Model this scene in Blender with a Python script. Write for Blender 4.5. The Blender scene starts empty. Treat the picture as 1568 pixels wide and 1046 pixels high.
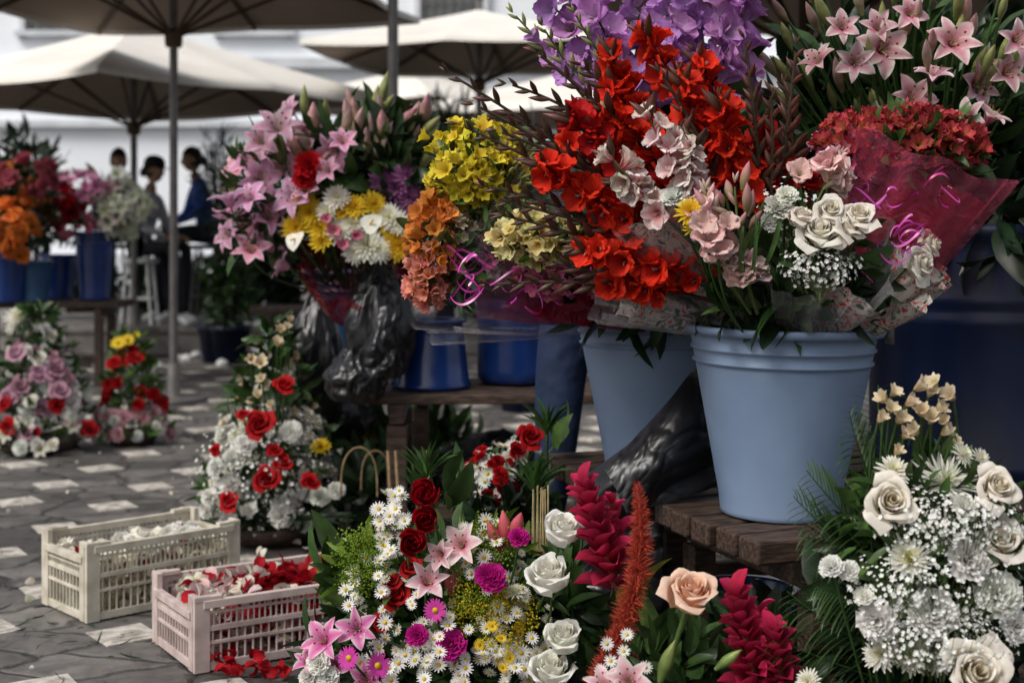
import bpy, math, random
import numpy as np
from mathutils import Vector, noise
rng=np.random.default_rng(11); random.seed(11)
F=2178.0; H=1.15
def P(u,v,d):           # image pixel column/row + estimated distance -> world metres
    return np.array([(u-784.)/F*d, d, H-(v-350.)/F*d])
A=np.array
def nrm(v):
    v=A(v,float); return v/(np.linalg.norm(v)+1e-9)
# ---------------------------------------------------------------- materials
def newmat(name):
    m=bpy.data.materials.new(name); m.use_nodes=True
    nt=m.node_tree; b=nt.nodes['Principled BSDF']; return m,nt,b
def N(nt,t,**k):
    n=nt.nodes.new(t)
    for a,b in k.items(): setattr(n,a,b)
    return n
def mat_col(name,trans=.3,rough=.5,spec=.3,bump=.0,var=.25,vs=60,bd=.003):
    m,nt,b=newmat(name); L=nt.links
    at=N(nt,'ShaderNodeAttribute',attribute_name='Col')
    tc=N(nt,'ShaderNodeTexCoord'); no=N(nt,'ShaderNodeTexNoise'); no.inputs['Scale'].default_value=vs; no.inputs['Detail'].default_value=1
    L.new(tc.outputs['Object'],no.inputs['Vector'])
    mr=N(nt,'ShaderNodeMapRange'); mr.inputs[1].default_value=.3; mr.inputs[2].default_value=.7; mr.inputs[3].default_value=1-var; mr.inputs[4].default_value=1+var*.4
    L.new(no.outputs['Fac'],mr.inputs[0])
    mx=N(nt,'ShaderNodeVectorMath',operation='SCALE'); L.new(at.outputs['Color'],mx.inputs[0]); L.new(mr.outputs[0],mx.inputs['Scale'])
    L.new(mx.outputs[0],b.inputs['Base Color']); b.inputs['Roughness'].default_value=rough
    b.inputs['Specular IOR Level'].default_value=spec
    if bump>0:
        bp=N(nt,'ShaderNodeBump'); bp.inputs['Strength'].default_value=bump; bp.inputs['Distance'].default_value=bd
        L.new(no.outputs['Fac'],bp.inputs['Height']); L.new(bp.outputs[0],b.inputs['Normal'])
    if trans>0:
        tr=N(nt,'ShaderNodeBsdfTranslucent'); L.new(mx.outputs[0],tr.inputs['Color'])
        ms=N(nt,'ShaderNodeMixShader'); ms.inputs[0].default_value=trans
        L.new(b.outputs[0],ms.inputs[1]); L.new(tr.outputs[0],ms.inputs[2])
        L.new(ms.outputs[0],nt.nodes['Material Output'].inputs['Surface'])
    return m
def mat_simple(name,c1,c2,scale=8,rough=.5,spec=.4,bump=.2,bd=.004,stretch=(1,1,1),metal=0,trans=0,detail=6,lo=.35,hi=.65,rough2=None):
    m,nt,b=newmat(name); L=nt.links
    tc=N(nt,'ShaderNodeTexCoord'); mp=N(nt,'ShaderNodeMapping'); mp.inputs['Scale'].default_value=stretch
    no=N(nt,'ShaderNodeTexNoise'); no.inputs['Scale'].default_value=scale; no.inputs['Detail'].default_value=detail
    L.new(tc.outputs['Object'],mp.inputs[0]); L.new(mp.outputs[0],no.inputs['Vector'])
    cr=N(nt,'ShaderNodeValToRGB'); cr.color_ramp.elements[0].position=lo; cr.color_ramp.elements[1].position=hi
    cr.color_ramp.elements[0].color=(*c1,1); cr.color_ramp.elements[1].color=(*c2,1)
    L.new(no.outputs['Fac'],cr.inputs[0]); L.new(cr.outputs[0],b.inputs['Base Color'])
    b.inputs['Roughness'].default_value=rough; b.inputs['Metallic'].default_value=metal; b.inputs['Specular IOR Level'].default_value=spec
    if rough2 is not None:
        mr=N(nt,'ShaderNodeMapRange'); mr.inputs[1].default_value=.35; mr.inputs[2].default_value=.65; mr.inputs[3].default_value=rough; mr.inputs[4].default_value=rough2
        L.new(no.outputs['Fac'],mr.inputs[0]); L.new(mr.outputs[0],b.inputs['Roughness'])
    if bump>0:
        bp=N(nt,'ShaderNodeBump'); bp.inputs['Strength'].default_value=bump; bp.inputs['Distance'].default_value=bd
        L.new(no.outputs['Fac'],bp.inputs['Height']); L.new(bp.outputs[0],b.inputs['Normal'])
    if trans>0:
        tr=N(nt,'ShaderNodeBsdfTranslucent'); L.new(cr.outputs[0],tr.inputs['Color'])
        ms=N(nt,'ShaderNodeMixShader'); ms.inputs[0].default_value=trans
        L.new(b.outputs[0],ms.inputs[1]); L.new(tr.outputs[0],ms.inputs[2]); L.new(ms.outputs[0],nt.nodes['Material Output'].inputs['Surface'])
    return m
def mat_cello(name,tint,op=.25,gain=.5):
    m,nt,b=newmat(name); L=nt.links
    b.inputs['Base Color'].default_value=(*tint,1); b.inputs['Roughness'].default_value=.12; b.inputs['Specular IOR Level'].default_value=.8
    tc=N(nt,'ShaderNodeTexCoord'); no=N(nt,'ShaderNodeTexNoise'); no.inputs['Scale'].default_value=14; no.inputs['Detail'].default_value=3; no.inputs['Distortion'].default_value=1.5
    L.new(tc.outputs['Object'],no.inputs['Vector'])
    bp=N(nt,'ShaderNodeBump'); bp.inputs['Strength'].default_value=.9; bp.inputs['Distance'].default_value=.02
    L.new(no.outputs['Fac'],bp.inputs['Height']); L.new(bp.outputs[0],b.inputs['Normal'])
    tr=N(nt,'ShaderNodeBsdfTransparent'); c=[.5+.5*x/max(tint) for x in tint]; tr.inputs[0].default_value=(*c,1)
    lw=N(nt,'ShaderNodeLayerWeight'); lw.inputs[0].default_value=.3; L.new(bp.outputs[0],lw.inputs['Normal'])
    mr=N(nt,'ShaderNodeMapRange'); mr.inputs[3].default_value=op; mr.inputs[4].default_value=min(1,op+gain); L.new(lw.outputs['Facing'],mr.inputs[0])
    ms=N(nt,'ShaderNodeMixShader'); L.new(mr.outputs[0],ms.inputs[0]); L.new(tr.outputs[0],ms.inputs[1]); L.new(b.outputs[0],ms.inputs[2])
    L.new(ms.outputs[0],nt.nodes['Material Output'].inputs['Surface']); return m
M_pet=mat_col('petal',.38,.62,.12,.0,.12,70)
M_leaf=mat_col('leaf',.12,.40,.36,.2,.35,40)
M_skin=mat_col('skin_and_cloth',0,.75,.2,.7,.25,16,.02)
M_cello=mat_cello('cellophane_clear',(.45,.44,.45),.05,.36)
M_cellop=mat_cello('cellophane_pink',(.50,.10,.18),.16,.36)
M_cellor=mat_cello('cellophane_red',(.26,.008,.03),.62,.3)
M_cellom=mat_cello('cellophane_magenta',(.32,.012,.14),.55,.3)
M_rib=mat_simple('ribbon',(.36,.02,.22),(.50,.05,.33),20,.3,.6,0)
M_black=mat_simple('black_plastic',(.006,.006,.007),(.012,.012,.014),9,.34,.45,.3,.012,detail=3)
M_bucket=mat_simple('bucket_plastic',(.15,.21,.32),(.19,.26,.38),5,.42,.4,.08,.002,detail=8,rough2=.6)
M_bluedk=mat_simple('blue_barrel_plastic',(.002,.005,.020),(.004,.012,.050),4,.4,.4,.1,.003,detail=8)
M_bluemt=mat_simple('blue_enamel',(.005,.02,.10),(.010,.038,.17),6,.22,.6,.05,.002)
M_teal=mat_simple('teal_plastic',(.008,.045,.12),(.015,.065,.15),6,.4,.5,.05)
M_wood=mat_simple('old_wood',(.018,.011,.008),(.075,.046,.033),18,.6,.3,.5,.004,(1,6,6),detail=8)
M_crate=mat_simple('crate_plastic',(.34,.30,.23),(.56,.52,.43),14,.5,.4,.15,.001,detail=8,lo=.3,hi=.6)
M_crate2=mat_simple('crate_plastic_pink',(.32,.25,.23),(.52,.42,.39),14,.5,.4,.15,.001,detail=8,lo=.3,hi=.6)
M_tile=mat_simple('pale_stone',(.26,.24,.21),(.52,.48,.43),22,.8,.2,.5,.003,detail=8)
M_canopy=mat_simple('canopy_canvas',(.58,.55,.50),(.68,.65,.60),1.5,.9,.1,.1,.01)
M_undershade=mat_simple('canopy_underside_shade',(.26,.205,.165),(.33,.265,.215),1.2,.9,.1,.1,.01,trans=.03)  # darker copy of the canvas: underside shade put into the colour
M_rod=mat_simple('umbrella_wood',(.045,.026,.016),(.085,.05,.03),10,.6,.3,.1)
M_pole=mat_simple('grey_metal',(.09,.083,.08),(.14,.13,.125),10,.45,.5,.1,.002,metal=.3)
M_wall=mat_simple('white_wall',(.70,.73,.77),(.80,.82,.85),.6,.9,.1,.2,.01,detail=8)
M_trim=mat_simple('wall_trim',(.5,.52,.55),(.6,.62,.65),2,.9,.1,.1)
M_glass=mat_simple('window_dark',(.10,.105,.11),(.18,.185,.19),1,.15,.6,0)
M_kerb=mat_simple('kerb_stone',(.10,.095,.09),(.22,.2,.185),5,.85,.2,.5,.01)
M_white=mat_simple('white_enamel',(.6,.6,.6),(.75,.75,.74),8,.4,.4,.05)
M_cane=mat_simple('cane',(.14,.09,.045),(.26,.17,.09),30,.6,.3,.2)
def mat_paper():
    m,nt,b=newmat('printed_paper'); L=nt.links
    tc=N(nt,'ShaderNodeTexCoord'); no=N(nt,'ShaderNodeTexNoise'); no.inputs['Scale'].default_value=26; no.inputs['Detail'].default_value=2; no.inputs['Distortion'].default_value=2.5
    L.new(tc.outputs['Object'],no.inputs['Vector'])
    cr=N(nt,'ShaderNodeValToRGB'); e=cr.color_ramp.elements; cr.color_ramp.interpolation='LINEAR'
    e[0].position=.34; e[0].color=(.03,.05,.03,1); e[1].position=.70; e[1].color=(.4,.02,.03,1)
    for p,c in ((.40,(.20,.20,.18,1)),(.47,(.46,.43,.39,1)),(.55,(.50,.45,.41,1)),(.60,(.42,.12,.1,1))):
        x=e.new(p); x.color=c
    L.new(no.outputs['Fac'],cr.inputs[0]); L.new(cr.outputs[0],b.inputs['Base Color']); b.inputs['Roughness'].default_value=.3
    bp=N(nt,'ShaderNodeBump'); bp.inputs['Strength'].default_value=.5; bp.inputs['Distance'].default_value=.01
    n2=N(nt,'ShaderNodeTexNoise'); n2.inputs['Scale'].default_value=9; n2.inputs['Distortion'].default_value=2; L.new(tc.outputs['Object'],n2.inputs['Vector'])
    L.new(n2.outputs['Fac'],bp.inputs['Height']); L.new(bp.outputs[0],b.inputs['Normal']); return m
M_paper=mat_paper()
def mat_ground():
    m,nt,b=newmat('stone_paving'); L=nt.links
    tc=N(nt,'ShaderNodeTexCoord'); mp=N(nt,'ShaderNodeMapping'); mp.inputs['Rotation'].default_value=(0,0,.5); mp.inputs['Scale'].default_value=(1,1.35,1)
    L.new(tc.outputs['Object'],mp.inputs[0])
    nd=N(nt,'ShaderNodeTexNoise'); nd.inputs['Scale'].default_value=5; nd.inputs['Detail'].default_value=4; L.new(mp.outputs[0],nd.inputs['Vector'])
    ad=N(nt,'ShaderNodeMix',data_type='VECTOR'); ad.inputs[0].default_value=.14; L.new(mp.outputs[0],ad.inputs[4]); L.new(nd.outputs['Color'],ad.inputs[5])
    vo=N(nt,'ShaderNodeTexVoronoi',feature='DISTANCE_TO_EDGE'); vo.inputs['Scale'].default_value=4.3; vo.inputs['Randomness'].default_value=.9; L.new(ad.outputs[1],vo.inputs['Vector'])
    vc=N(nt,'ShaderNodeTexVoronoi'); vc.inputs['Scale'].default_value=4.3; vc.inputs['Randomness'].default_value=.9; L.new(ad.outputs[1],vc.inputs['Vector'])
    j=N(nt,'ShaderNodeMapRange'); j.inputs[1].default_value=.0; j.inputs[2].default_value=.08; L.new(vo.outputs[0],j.inputs[0])
    no=N(nt,'ShaderNodeTexNoise'); no.inputs['Scale'].default_value=9; no.inputs['Detail'].default_value=9; no.inputs['Roughness'].default_value=.7; L.new(tc.outputs['Object'],no.inputs['Vector'])
    cr=N(nt,'ShaderNodeValToRGB'); e=cr.color_ramp.elements; e[0].position=.32; e[0].color=(.038,.035,.033,1); e[1].position=.68; e[1].color=(.135,.122,.112,1); L.new(no.outputs['Fac'],cr.inputs[0])
    sp=N(nt,'ShaderNodeSeparateColor'); L.new(vc.outputs['Color'],sp.inputs[0])
    mr=N(nt,'ShaderNodeMapRange'); mr.inputs[3].default_value=.55; mr.inputs[4].default_value=1.4; L.new(sp.outputs[0],mr.inputs[0])
    sc=N(nt,'ShaderNodeVectorMath',operation='SCALE'); L.new(cr.outputs[0],sc.inputs[0]); L.new(mr.outputs[0],sc.inputs['Scale'])
    mx=N(nt,'ShaderNodeMix',data_type='RGBA'); mx.inputs[6].default_value=(.035,.031,.028,1); L.new(j.outputs[0],mx.inputs[0]); L.new(sc.outputs[0],mx.inputs[7])
    n3=N(nt,'ShaderNodeTexNoise'); n3.inputs['Scale'].default_value=.9; n3.inputs['Detail'].default_value=5; L.new(tc.outputs['Object'],n3.inputs['Vector'])
    r3=N(nt,'ShaderNodeMapRange'); r3.inputs[1].default_value=.35; r3.inputs[2].default_value=.65; r3.inputs[3].default_value=.65; r3.inputs[4].default_value=1.35; L.new(n3.outputs['Fac'],r3.inputs[0])
    s2=N(nt,'ShaderNodeVectorMath',operation='SCALE'); L.new(mx.outputs[2],s2.inputs[0]); L.new(r3.outputs[0],s2.inputs['Scale'])
    L.new(s2.outputs[0],b.inputs['Base Color'])
    rr=N(nt,'ShaderNodeMapRange'); rr.inputs[3].default_value=.4; rr.inputs[4].default_value=.9; L.new(no.outputs['Fac'],rr.inputs[0]); L.new(rr.outputs[0],b.inputs['Roughness'])
    am=N(nt,'ShaderNodeMath',operation='MULTIPLY_ADD'); am.inputs[1].default_value=.5; L.new(no.outputs['Fac'],am.inputs[0]); L.new(j.outputs[0],am.inputs[2])
    bp=N(nt,'ShaderNodeBump'); bp.inputs['Strength'].default_value=.8; bp.inputs['Distance'].default_value=.015; L.new(am.outputs[0],bp.inputs['Height']); L.new(bp.outputs[0],b.inputs['Normal'])
    return m
M_ground=mat_ground()
# ---------------------------------------------------------------- geometry core
_fc={}
def gf(nu,nv,wrap=False):
    k=(nu,nv,wrap)
    if k not in _fc:
        f=[]
        for i in range(nu-1):
            for j in range(nv if wrap else nv-1):
                j2=(j+1)%nv; f.append((i*nv+j,i*nv+j2,(i+1)*nv+j2,(i+1)*nv+j))
        _fc[k]=np.array(f,int)
    return _fc[k]
def mg(gs):
    v=[];f=[];c=[];n=0
    for a,b,d in gs:
        v.append(a);f.append(b+n);c.append(d);n+=len(a)
    return np.concatenate(v),np.concatenate(f),np.concatenate(c)
def rotz(v,a):
    c,s=math.cos(a),math.sin(a); return np.stack([v[...,0]*c-v[...,1]*s,v[...,0]*s+v[...,1]*c,v[...,2]],-1)
RND=([0,.25,.6,.85,1],[.3,.7,1,.8,.25]); PNT=([0,.2,.5,.8,1],[.35,.8,1,.6,.04]); FAN=([0,.3,.7,1],[.12,.35,.8,.95])
def petal(L,W,th0,th1,cup=.2,nu=6,nv=5,shape=RND,ruf=0,rk=5,c0=(1,1,1),c1=(1,1,1),ce=None,r0=0.,phi=0.,z0=0.,tw=0.):
    t=np.linspace(0,1,nu); s=np.linspace(-1,1,nv); th=th0+(th1-th0)*t; d=L/(nu-1)
    r=r0+np.concatenate([[0],np.cumsum(np.sin((th[1:]+th[:-1])/2)*d)]); z=z0+np.concatenate([[0],np.cumsum(np.cos((th[1:]+th[:-1])/2)*d)])
    w=W*np.interp(t,*shape); T,S=np.meshgrid(t,s,indexing='ij'); w2=w[:,None]
    off=cup*w2*S**2
    if ruf: off=off+ruf*np.sin(rk*S+random.uniform(0,6.3)+3*T)*T*(.3+.7*abs(S))
    ct,st=np.cos(th)[:,None],np.sin(th)[:,None]
    V=np.stack([S*w2+tw*T*off,r[:,None]-ct*off,z[:,None]+st*off],-1).reshape(-1,3)
    C=A(c0)+(A(c1)-A(c0))*T[...,None]
    if ce is not None: C=C+(A(ce)-C)*(abs(S[...,None])**2)*np.minimum(1,T[...,None]*1.6)
    return rotz(V,phi),gf(nu,nv),C.reshape(-1,3)
def tube(pts,rad,n=6,c=(.05,.1,.02),c1=None):
    pts=A(pts,float); m=len(pts); rad=np.broadcast_to(A(rad,float),(m,)) if np.ndim(rad)<1 else A(rad,float)
    tg=np.gradient(pts,axis=0); tg/= (np.linalg.norm(tg,axis=1,keepdims=True)+1e-9)
    u=nrm(np.cross(tg[0],[.13,.97,.21])); V=np.zeros((m,n,3)); a=np.arange(n)*2*np.pi/n
    for i in range(m):
        u=nrm(u-tg[i]*np.dot(u,tg[i])); w=np.cross(tg[i],u)
        V[i]=pts[i]+rad[i]*(np.cos(a)[:,None]*u+np.sin(a)[:,None]*w)
    t=np.linspace(0,1,m)[:,None,None]; c=A(c,float); c1=c if c1 is None else A(c1)
    C=np.broadcast_to(c+(c1-c)*t,(m,n,3)).reshape(-1,3)
    return V.reshape(-1,3),gf(m,n,True),C
def bez(a,b,c,n=8):
    t=np.linspace(0,1,n)[:,None]; return (1-t)**2*A(a)+2*t*(1-t)*A(b)+t*t*A(c)
def box(c,s,col=(1,1,1),rz=0):
    c=A(c,float); s=A(s,float)/2
    v=A([[x,y,z] for x in(-1,1) for y in(-1,1) for z in(-1,1)],float)*s
    v=rotz(v,rz)+c; f=A([[0,1,3,2],[4,6,7,5],[0,4,5,1],[2,3,7,6],[0,2,6,4],[1,5,7,3]])
    return v,f,np.broadcast_to(A(col,float),(8,3))
def lathe(prof,n=40,col=(1,1,1)):
    a=np.arange(n)*2*np.pi/n; V=np.array([[(r*math.cos(x),r*math.sin(x),z) for x in a] for r,z in prof]).reshape(-1,3)
    return V,gf(len(prof),n,True),np.broadcast_to(A(col,float),(len(V),3))
def ball(r=1.,nu=5,nv=7,col=(1,1,1),sc=(1,1,1),c=(0,0,0)):
    th=np.linspace(.05,np.pi-.05,nu); a=np.arange(nv)*2*np.pi/nv
    V=np.array([[(math.sin(t)*math.cos(x),math.sin(t)*math.sin(x),math.cos(t)) for x in a] for t in th]).reshape(-1,3)*r*A(sc)+A(c)
    return V,gf(nu,nv,True)[:,::-1],np.broadcast_to(A(col,float),(len(V),3))
def frame(d,roll=None,ref=None):
    z=nrm(d); h=rng.normal(size=3) if ref is None else A(ref,float)
    y=h-z*np.dot(h,z); y=nrm(y); x=np.cross(y,z); return np.stack([x,y,z],1)
def xf(g,R=None,t=None,sc=1.,tint=None):
    v=g[0]*sc
    if R is not None: v=v@R.T
    if t is not None: v=v+t
    return v,g[1],(g[2]*tint if tint is not None else g[2])
class Acc:
    def __init__(s): s.g=[]
    def add(s,g,R=None,t=None,sc=1.,tint=None): s.g.append(xf(g,R,t,sc,tint))
    def build(s,name,mat,parent=None,smooth=True,origin=(0,0,0),bevel=0,mod=None):
        if not s.g: return None
        v,f,c=mg(s.g); v=v-A(origin)
        me=bpy.data.meshes.new(name); me.vertices.add(len(v)); me.vertices.foreach_set('co',v.astype(np.float32).ravel())
        me.loops.add(f.size); me.loops.foreach_set('vertex_index',f.astype(np.int32).ravel())
        me.polygons.add(len(f)); me.polygons.foreach_set('loop_start',(np.arange(len(f))*4).astype(np.int32)); 
        me.polygons.foreach_set('use_smooth',np.full(len(f),smooth))
        me.update(calc_edges=True)
        at=me.color_attributes.new('Col','FLOAT_COLOR','POINT'); cc=np.ones((len(v),4),np.float32); cc[:,:3]=np.clip(c,0,.86); at.data.foreach_set('color',cc.ravel())
        me.materials.append(mat); o=bpy.data.objects.new(name,me); bpy.context.scene.collection.objects.link(o)
        if parent is not None: o.parent=parent
        if parent is None: o.location=origin
        if bevel:
            b=o.modifiers.new('bevel','BEVEL'); b.width=bevel; b.segments=2; b.limit_method='ANGLE'
        return o
def empty(name,loc):
    e=bpy.data.objects.new(name,None); e.location=tuple(loc); e.empty_display_size=.1; bpy.context.scene.collection.objects.link(e); return e
# ---------------------------------------------------------------- colours (albedo)
RED=(.55,.015,.010); DRED=(.32,.005,.011); WHITE=(.82,.80,.72); CREAM=(.78,.70,.51); PINK=(.70,.25,.38); LPINK=(.78,.48,.52)
MAG=(.52,.015,.24); PUR=(.52,.20,.56); YEL=(.78,.55,.04); ORA=(.76,.21,.04); CORAL=(.78,.19,.17); PEACH=(.84,.52,.34); PYEL=(.76,.62,.26); MAUVE=(.50,.27,.35)
GRN=(.042,.088,.022); DGRN=(.018,.040,.015); LIME=(.17,.26,.035); BRN=(.06,.037,.026)
def mixc(a,b,t): return tuple(A(a)*(1-t)+A(b)*t)
# ---------------------------------------------------------------- flower prototypes (unit radius, axis +Z)
def rose(col,opn=1.,n=17,inner=None,edge=None):
    gs=[]; inner=inner or tuple(A(col)*.7); edge=edge or tuple(np.minimum(1,A(col)*1.08))
    for i in range(n):
        k=i/(n-1); R=.10+.55*k**.9; half=1.7-.85*k; zt=(1.0-.22*k)*1.05; nu,nv=7,7
        t=np.linspace(0,1,nu); s=np.linspace(-1,1,nv); ph=i*2.4+random.uniform(-.2,.2)
        fl=.02+opn*.42*k**1.5
        r=R*np.interp(t,[0,.3,.65,.88,1],[.35,.9,1.0,1.03+fl*.5,1.06+fl*1.3]); z=zt*np.interp(t,[0,.3,.65,.88,1],[0,.32,.72,.98,1.0-opn*.14*k])-.25*opn*k*k
        T,S=np.meshgrid(t,s,indexing='ij'); wd=np.interp(t,[0,.3,.7,.9,1],[.5,.9,1,.85,.5])[:,None]
        a=ph+S*half*wd; rr=r[:,None]*(1+.10*S)*(1+.05*np.sin(3*S+i)*T); zz=z[:,None]-.14*S**2*T+.02*np.sin(5*S+i)*T
        V=np.stack([rr*np.cos(a),rr*np.sin(a),zz],-1).reshape(-1,3)
        base=A(inner)*(1-k)+A(col)*k; C=base+(A(edge)-base)*(T[...,None]**3)
        gs.append((V,gf(nu,nv),C.reshape(-1,3)))
    for i in range(5): gs.append(petal(.6,.12,1.1,2.2,.1,4,3,PNT,c0=GRN,c1=GRN,phi=i*1.256))
    return mg(gs)
def lily(col,edge,cen,op=1.):
    gs=[]; o2=random.uniform(-.35,.15)
    for i in range(6):
        gs.append(petal(1.05,.30 if i%2 else .22,.25,1.25+.75*op+o2+random.uniform(-.25,.25),.25,8,5,PNT,.045,4,c0=cen,c1=col,ce=edge,r0=.04,phi=i*1.047+random.uniform(-.14,.14)))
    for i in range(6):
        a=i*1.047+.3; e=A([.28*math.cos(a),.28*math.sin(a),.7]); gs.append(tube(bez((0,0,0),e*A([.3,.3,.7]),e,4),.012,4,(.5,.6,.3)))
        gs.append(ball(.045,4,5,(.25,.08,.02),(1,1,1),e))
    return mg(gs)
def glad(col,thr,edge=None):
    gs=[]; o2=random.uniform(-.35,.1)
    for i in range(6):
        inn=i%2; gs.append(petal(1.15,.40 if inn else .47,.12,1.35+o2+random.uniform(-.3,.3),.22,7,6,RND,.12,6,c0=thr,c1=col,ce=edge,r0=.05,phi=i*1.047+random.uniform(-.12,.12)))
    for i in range(3): gs.append(tube([(0,0,0),(.03*i,.04,.3),(.06*i,.1,.6)],.018,4,(.7,.65,.6)))
    return mg(gs)
def alstro(col,edge,thr):
    gs=[]; o2=random.uniform(-.3,.2)
    for i in range(6):
        gs.append(petal(1.,.34 if i%2 else .20,.2,1.0+o2+random.uniform(-.25,.25),.25,5,4,RND,.05,3,c0=thr,c1=col,ce=edge,phi=i*1.047,r0=.05))
    return mg(gs)
def mum(col,cen,n=75,curl=.35,W=.10):
    gs=[]
    for i in range(n):
        k=(i/n)**.75; th=.12+1.5*k; gs.append(petal(.38+.6*k,W*(.6+.5*k),th+random.uniform(-.1,.1),th+random.uniform(-.5,.35)*curl*2,.5,4,3,RND,c0=mixc(cen,col,min(1,k*1.5)),c1=mixc(cen,col,min(1,.3+k)),r0=.18*k,phi=i*2.39996,z0=.15*(1-k)))
    gs.append(ball(.22,4,8,cen,(1,1,.5),(0,0,.1))); return mg(gs)
def daisy(col,cen,n=15,W=.13):
    gs=[petal(.8,W,1.2,1.5+random.uniform(-.2,.25),.2,3,3,RND,c0=col,c1=col,r0=.15,phi=i*6.283/n+random.uniform(-.08,.08)) for i in range(n)]
    gs.append(ball(.27,4,8,cen,(1,1,.55),(0,0,.05))); return mg(gs)
def carn(col,edge=None,n=30):
    gs=[]
    for i in range(n):
        k=i/n; th=.05+1.30*k; gs.append(petal(.78+.2*k,.38,th*.8,th+.25,.15,5,11,FAN,.07,random.uniform(6,9),c0=tuple(A(col)*.85),c1=col,ce=edge,phi=i*2.39996)) 
    return mg(gs)
def bud(col,c1,r=.16,bend=.15):
    p=bez((0,0,0),(bend*.2,0,.5),(bend,0,1),8); return tube(p,r*A([.35,.6,.85,1,.95,.75,.45,.05]),7,col,c1)
def leafp(W=.14,b=.7,col=GRN,nu=7,cup=.35): 
    return petal(1,W,.0,b,cup,nu,3,PNT,c0=tuple(A(col)*.8),c1=col,ce=tuple(A(col)*.85))
def spathe(col):
    g=petal(1.3,.62,1.0,1.7,.12,8,7,([0,.12,.35,.7,.9,1],[.5,.95,1,.7,.35,.05]),c0=col,c1=col,r0=-.35); return mg([g,tube(bez((0,0,0),(0,.1,.3),(0,.3,.6),5),.06,6,YEL)])
def V(fn,*a,n=3,**k): return [fn(*a,**k) for _ in range(n)]
rose_w=V(rose,WHITE,.8,inner=CREAM); rose_c=V(rose,(.82,.77,.66),1.1,inner=CREAM,edge=(.84,.77,.71)); rose_r=V(rose,DRED,.6); rose_r2=V(rose,(.42,.008,.012),.9); rose_m=V(rose,MAUVE,1.); rose_p=V(rose,PEACH,.7,inner=(.84,.42,.22),edge=(.86,.66,.52)); rose_o=V(rose,ORA,.8); rose_co=V(rose,CORAL,.9)
rose_bud=V(rose,(.34,.003,.012),-.15,n=12); rose_budw=V(rose,(.84,.83,.77),.3,n=14,inner=(.80,.78,.64))
lily_p=V(lily,(.70,.30,.46),(.82,.62,.70),(.72,.33,.45),n=5); lily_w=V(lily,(.72,.44,.48),(.82,.74,.70),(.54,.08,.2),n=5); lily_m=V(lily,(.70,.20,.42),(.82,.66,.7),(.6,.05,.3),n=4); lily_o=V(lily,ORA,(.8,.35,.1),(.7,.12,.02)); lily_wh=V(lily,WHITE,WHITE,(.55,.65,.35))
lily_wp=V(lily,(.80,.62,.62),(.84,.78,.76),(.62,.06,.2),n=4)
glad_r=V(glad,(.70,.024,.010),(.42,.010,.01),(.78,.05,.015),n=6); glad_r2=V(glad,(.50,.010,.012),(.30,.008,.015),(.6,.016,.012),n=4); glad_pu=V(glad,PUR,(.72,.55,.74),(.60,.30,.64),n=6); glad_w=V(glad,(.82,.68,.63),(.6,.05,.10),(.84,.80,.75),n=5); glad_pk=V(glad,(.78,.44,.42),(.80,.62,.5),(.84,.67,.63),n=4)
al_y=V(alstro,(.80,.61,.04),(.80,.68,.09),(.60,.49,.03),n=5); al_py=V(alstro,(.76,.65,.28),(.78,.71,.42),(.6,.45,.08)); al_o=V(alstro,ORA,(.80,.34,.09),(.78,.4,.06)); al_co=V(alstro,(.76,.24,.2),(.80,.37,.32),(.78,.4,.1)); al_r=V(alstro,(.42,.02,.05),(.56,.05,.09),(.62,.3,.08),n=5); al_cr=V(alstro,(.78,.66,.46),(.78,.68,.54),(.62,.45,.2)); al_w=V(alstro,WHITE,WHITE,(.7,.65,.4)); al_pp=V(alstro,(.60,.09,.25),(.70,.25,.38),(.6,.3,.2))
mum_w=V(mum,WHITE,(.78,.76,.48)); mum_y=V(mum,YEL,(.70,.42,.02)); mum_pu=V(mum,(.35,.13,.3),(.3,.1,.25)); mum_sp=V(mum,(.82,.81,.77),(.6,.62,.35),n=90,curl=1.3,W=.05); mum_yc=V(mum,WHITE,(.76,.66,.08),n=45)
da_w=V(daisy,(.82,.81,.77),(.74,.54,.03))
da_m=[daisy((.66,.07,.40),(.74,.5,.03),22) for _ in range(3)]; da_y=[daisy(YEL,(.5,.3,.01),20) for _ in range(3)]
ca_w=V(carn,(.84,.83,.78)); ca_m=V(carn,MAG); ca_r=V(carn,(.44,.008,.014)); ca_pk=V(carn,LPINK); ca_cr=V(carn,CREAM)
sp_w=[spathe((.80,.79,.68))]
bud_g=[bud((.10,.16,.04),(.2,.24,.06))]; bud_pk=[bud((.28,.26,.08),(.68,.30,.36)),bud((.34,.3,.12),(.60,.36,.38),.13)]; bud_br=[bud((.075,.052,.028),(.14,.035,.03),.15,.4),bud((.06,.055,.025),(.10,.035,.03),.13,.25)]; bud_bg=[bud((.09,.12,.04),(.3,.1,.3),.14,.35)]; bud_lg=[bud((.16,.22,.06),(.36,.36,.14),.13,.1)]; bud_rp=[bud((.4,.04,.05),(.66,.16,.18),.2,.2)]
lf={}
for nm,c in (('g',GRN),('d',DGRN),('l',LIME),('m',(.072,.14,.032)),('y',(.25,.3,.05))):
    lf[nm]=[leafp(w,b,c) for w,b in ((.12,.5),(.16,.9),(.2,.7))]
    lf[nm+'n']=[leafp(w,b,c,6) for w,b in ((.035,.5),(.045,.9))]
    lf[nm+'w']=[leafp(w,b,c,7,.2) for w,b in ((.26,.6),(.32,.9))]
lf['fan']=[leafp(w,b,(.07,.16,.035),6,.8) for w,b in ((.07,.35),(.08,.6),(.06,.2))]
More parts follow.
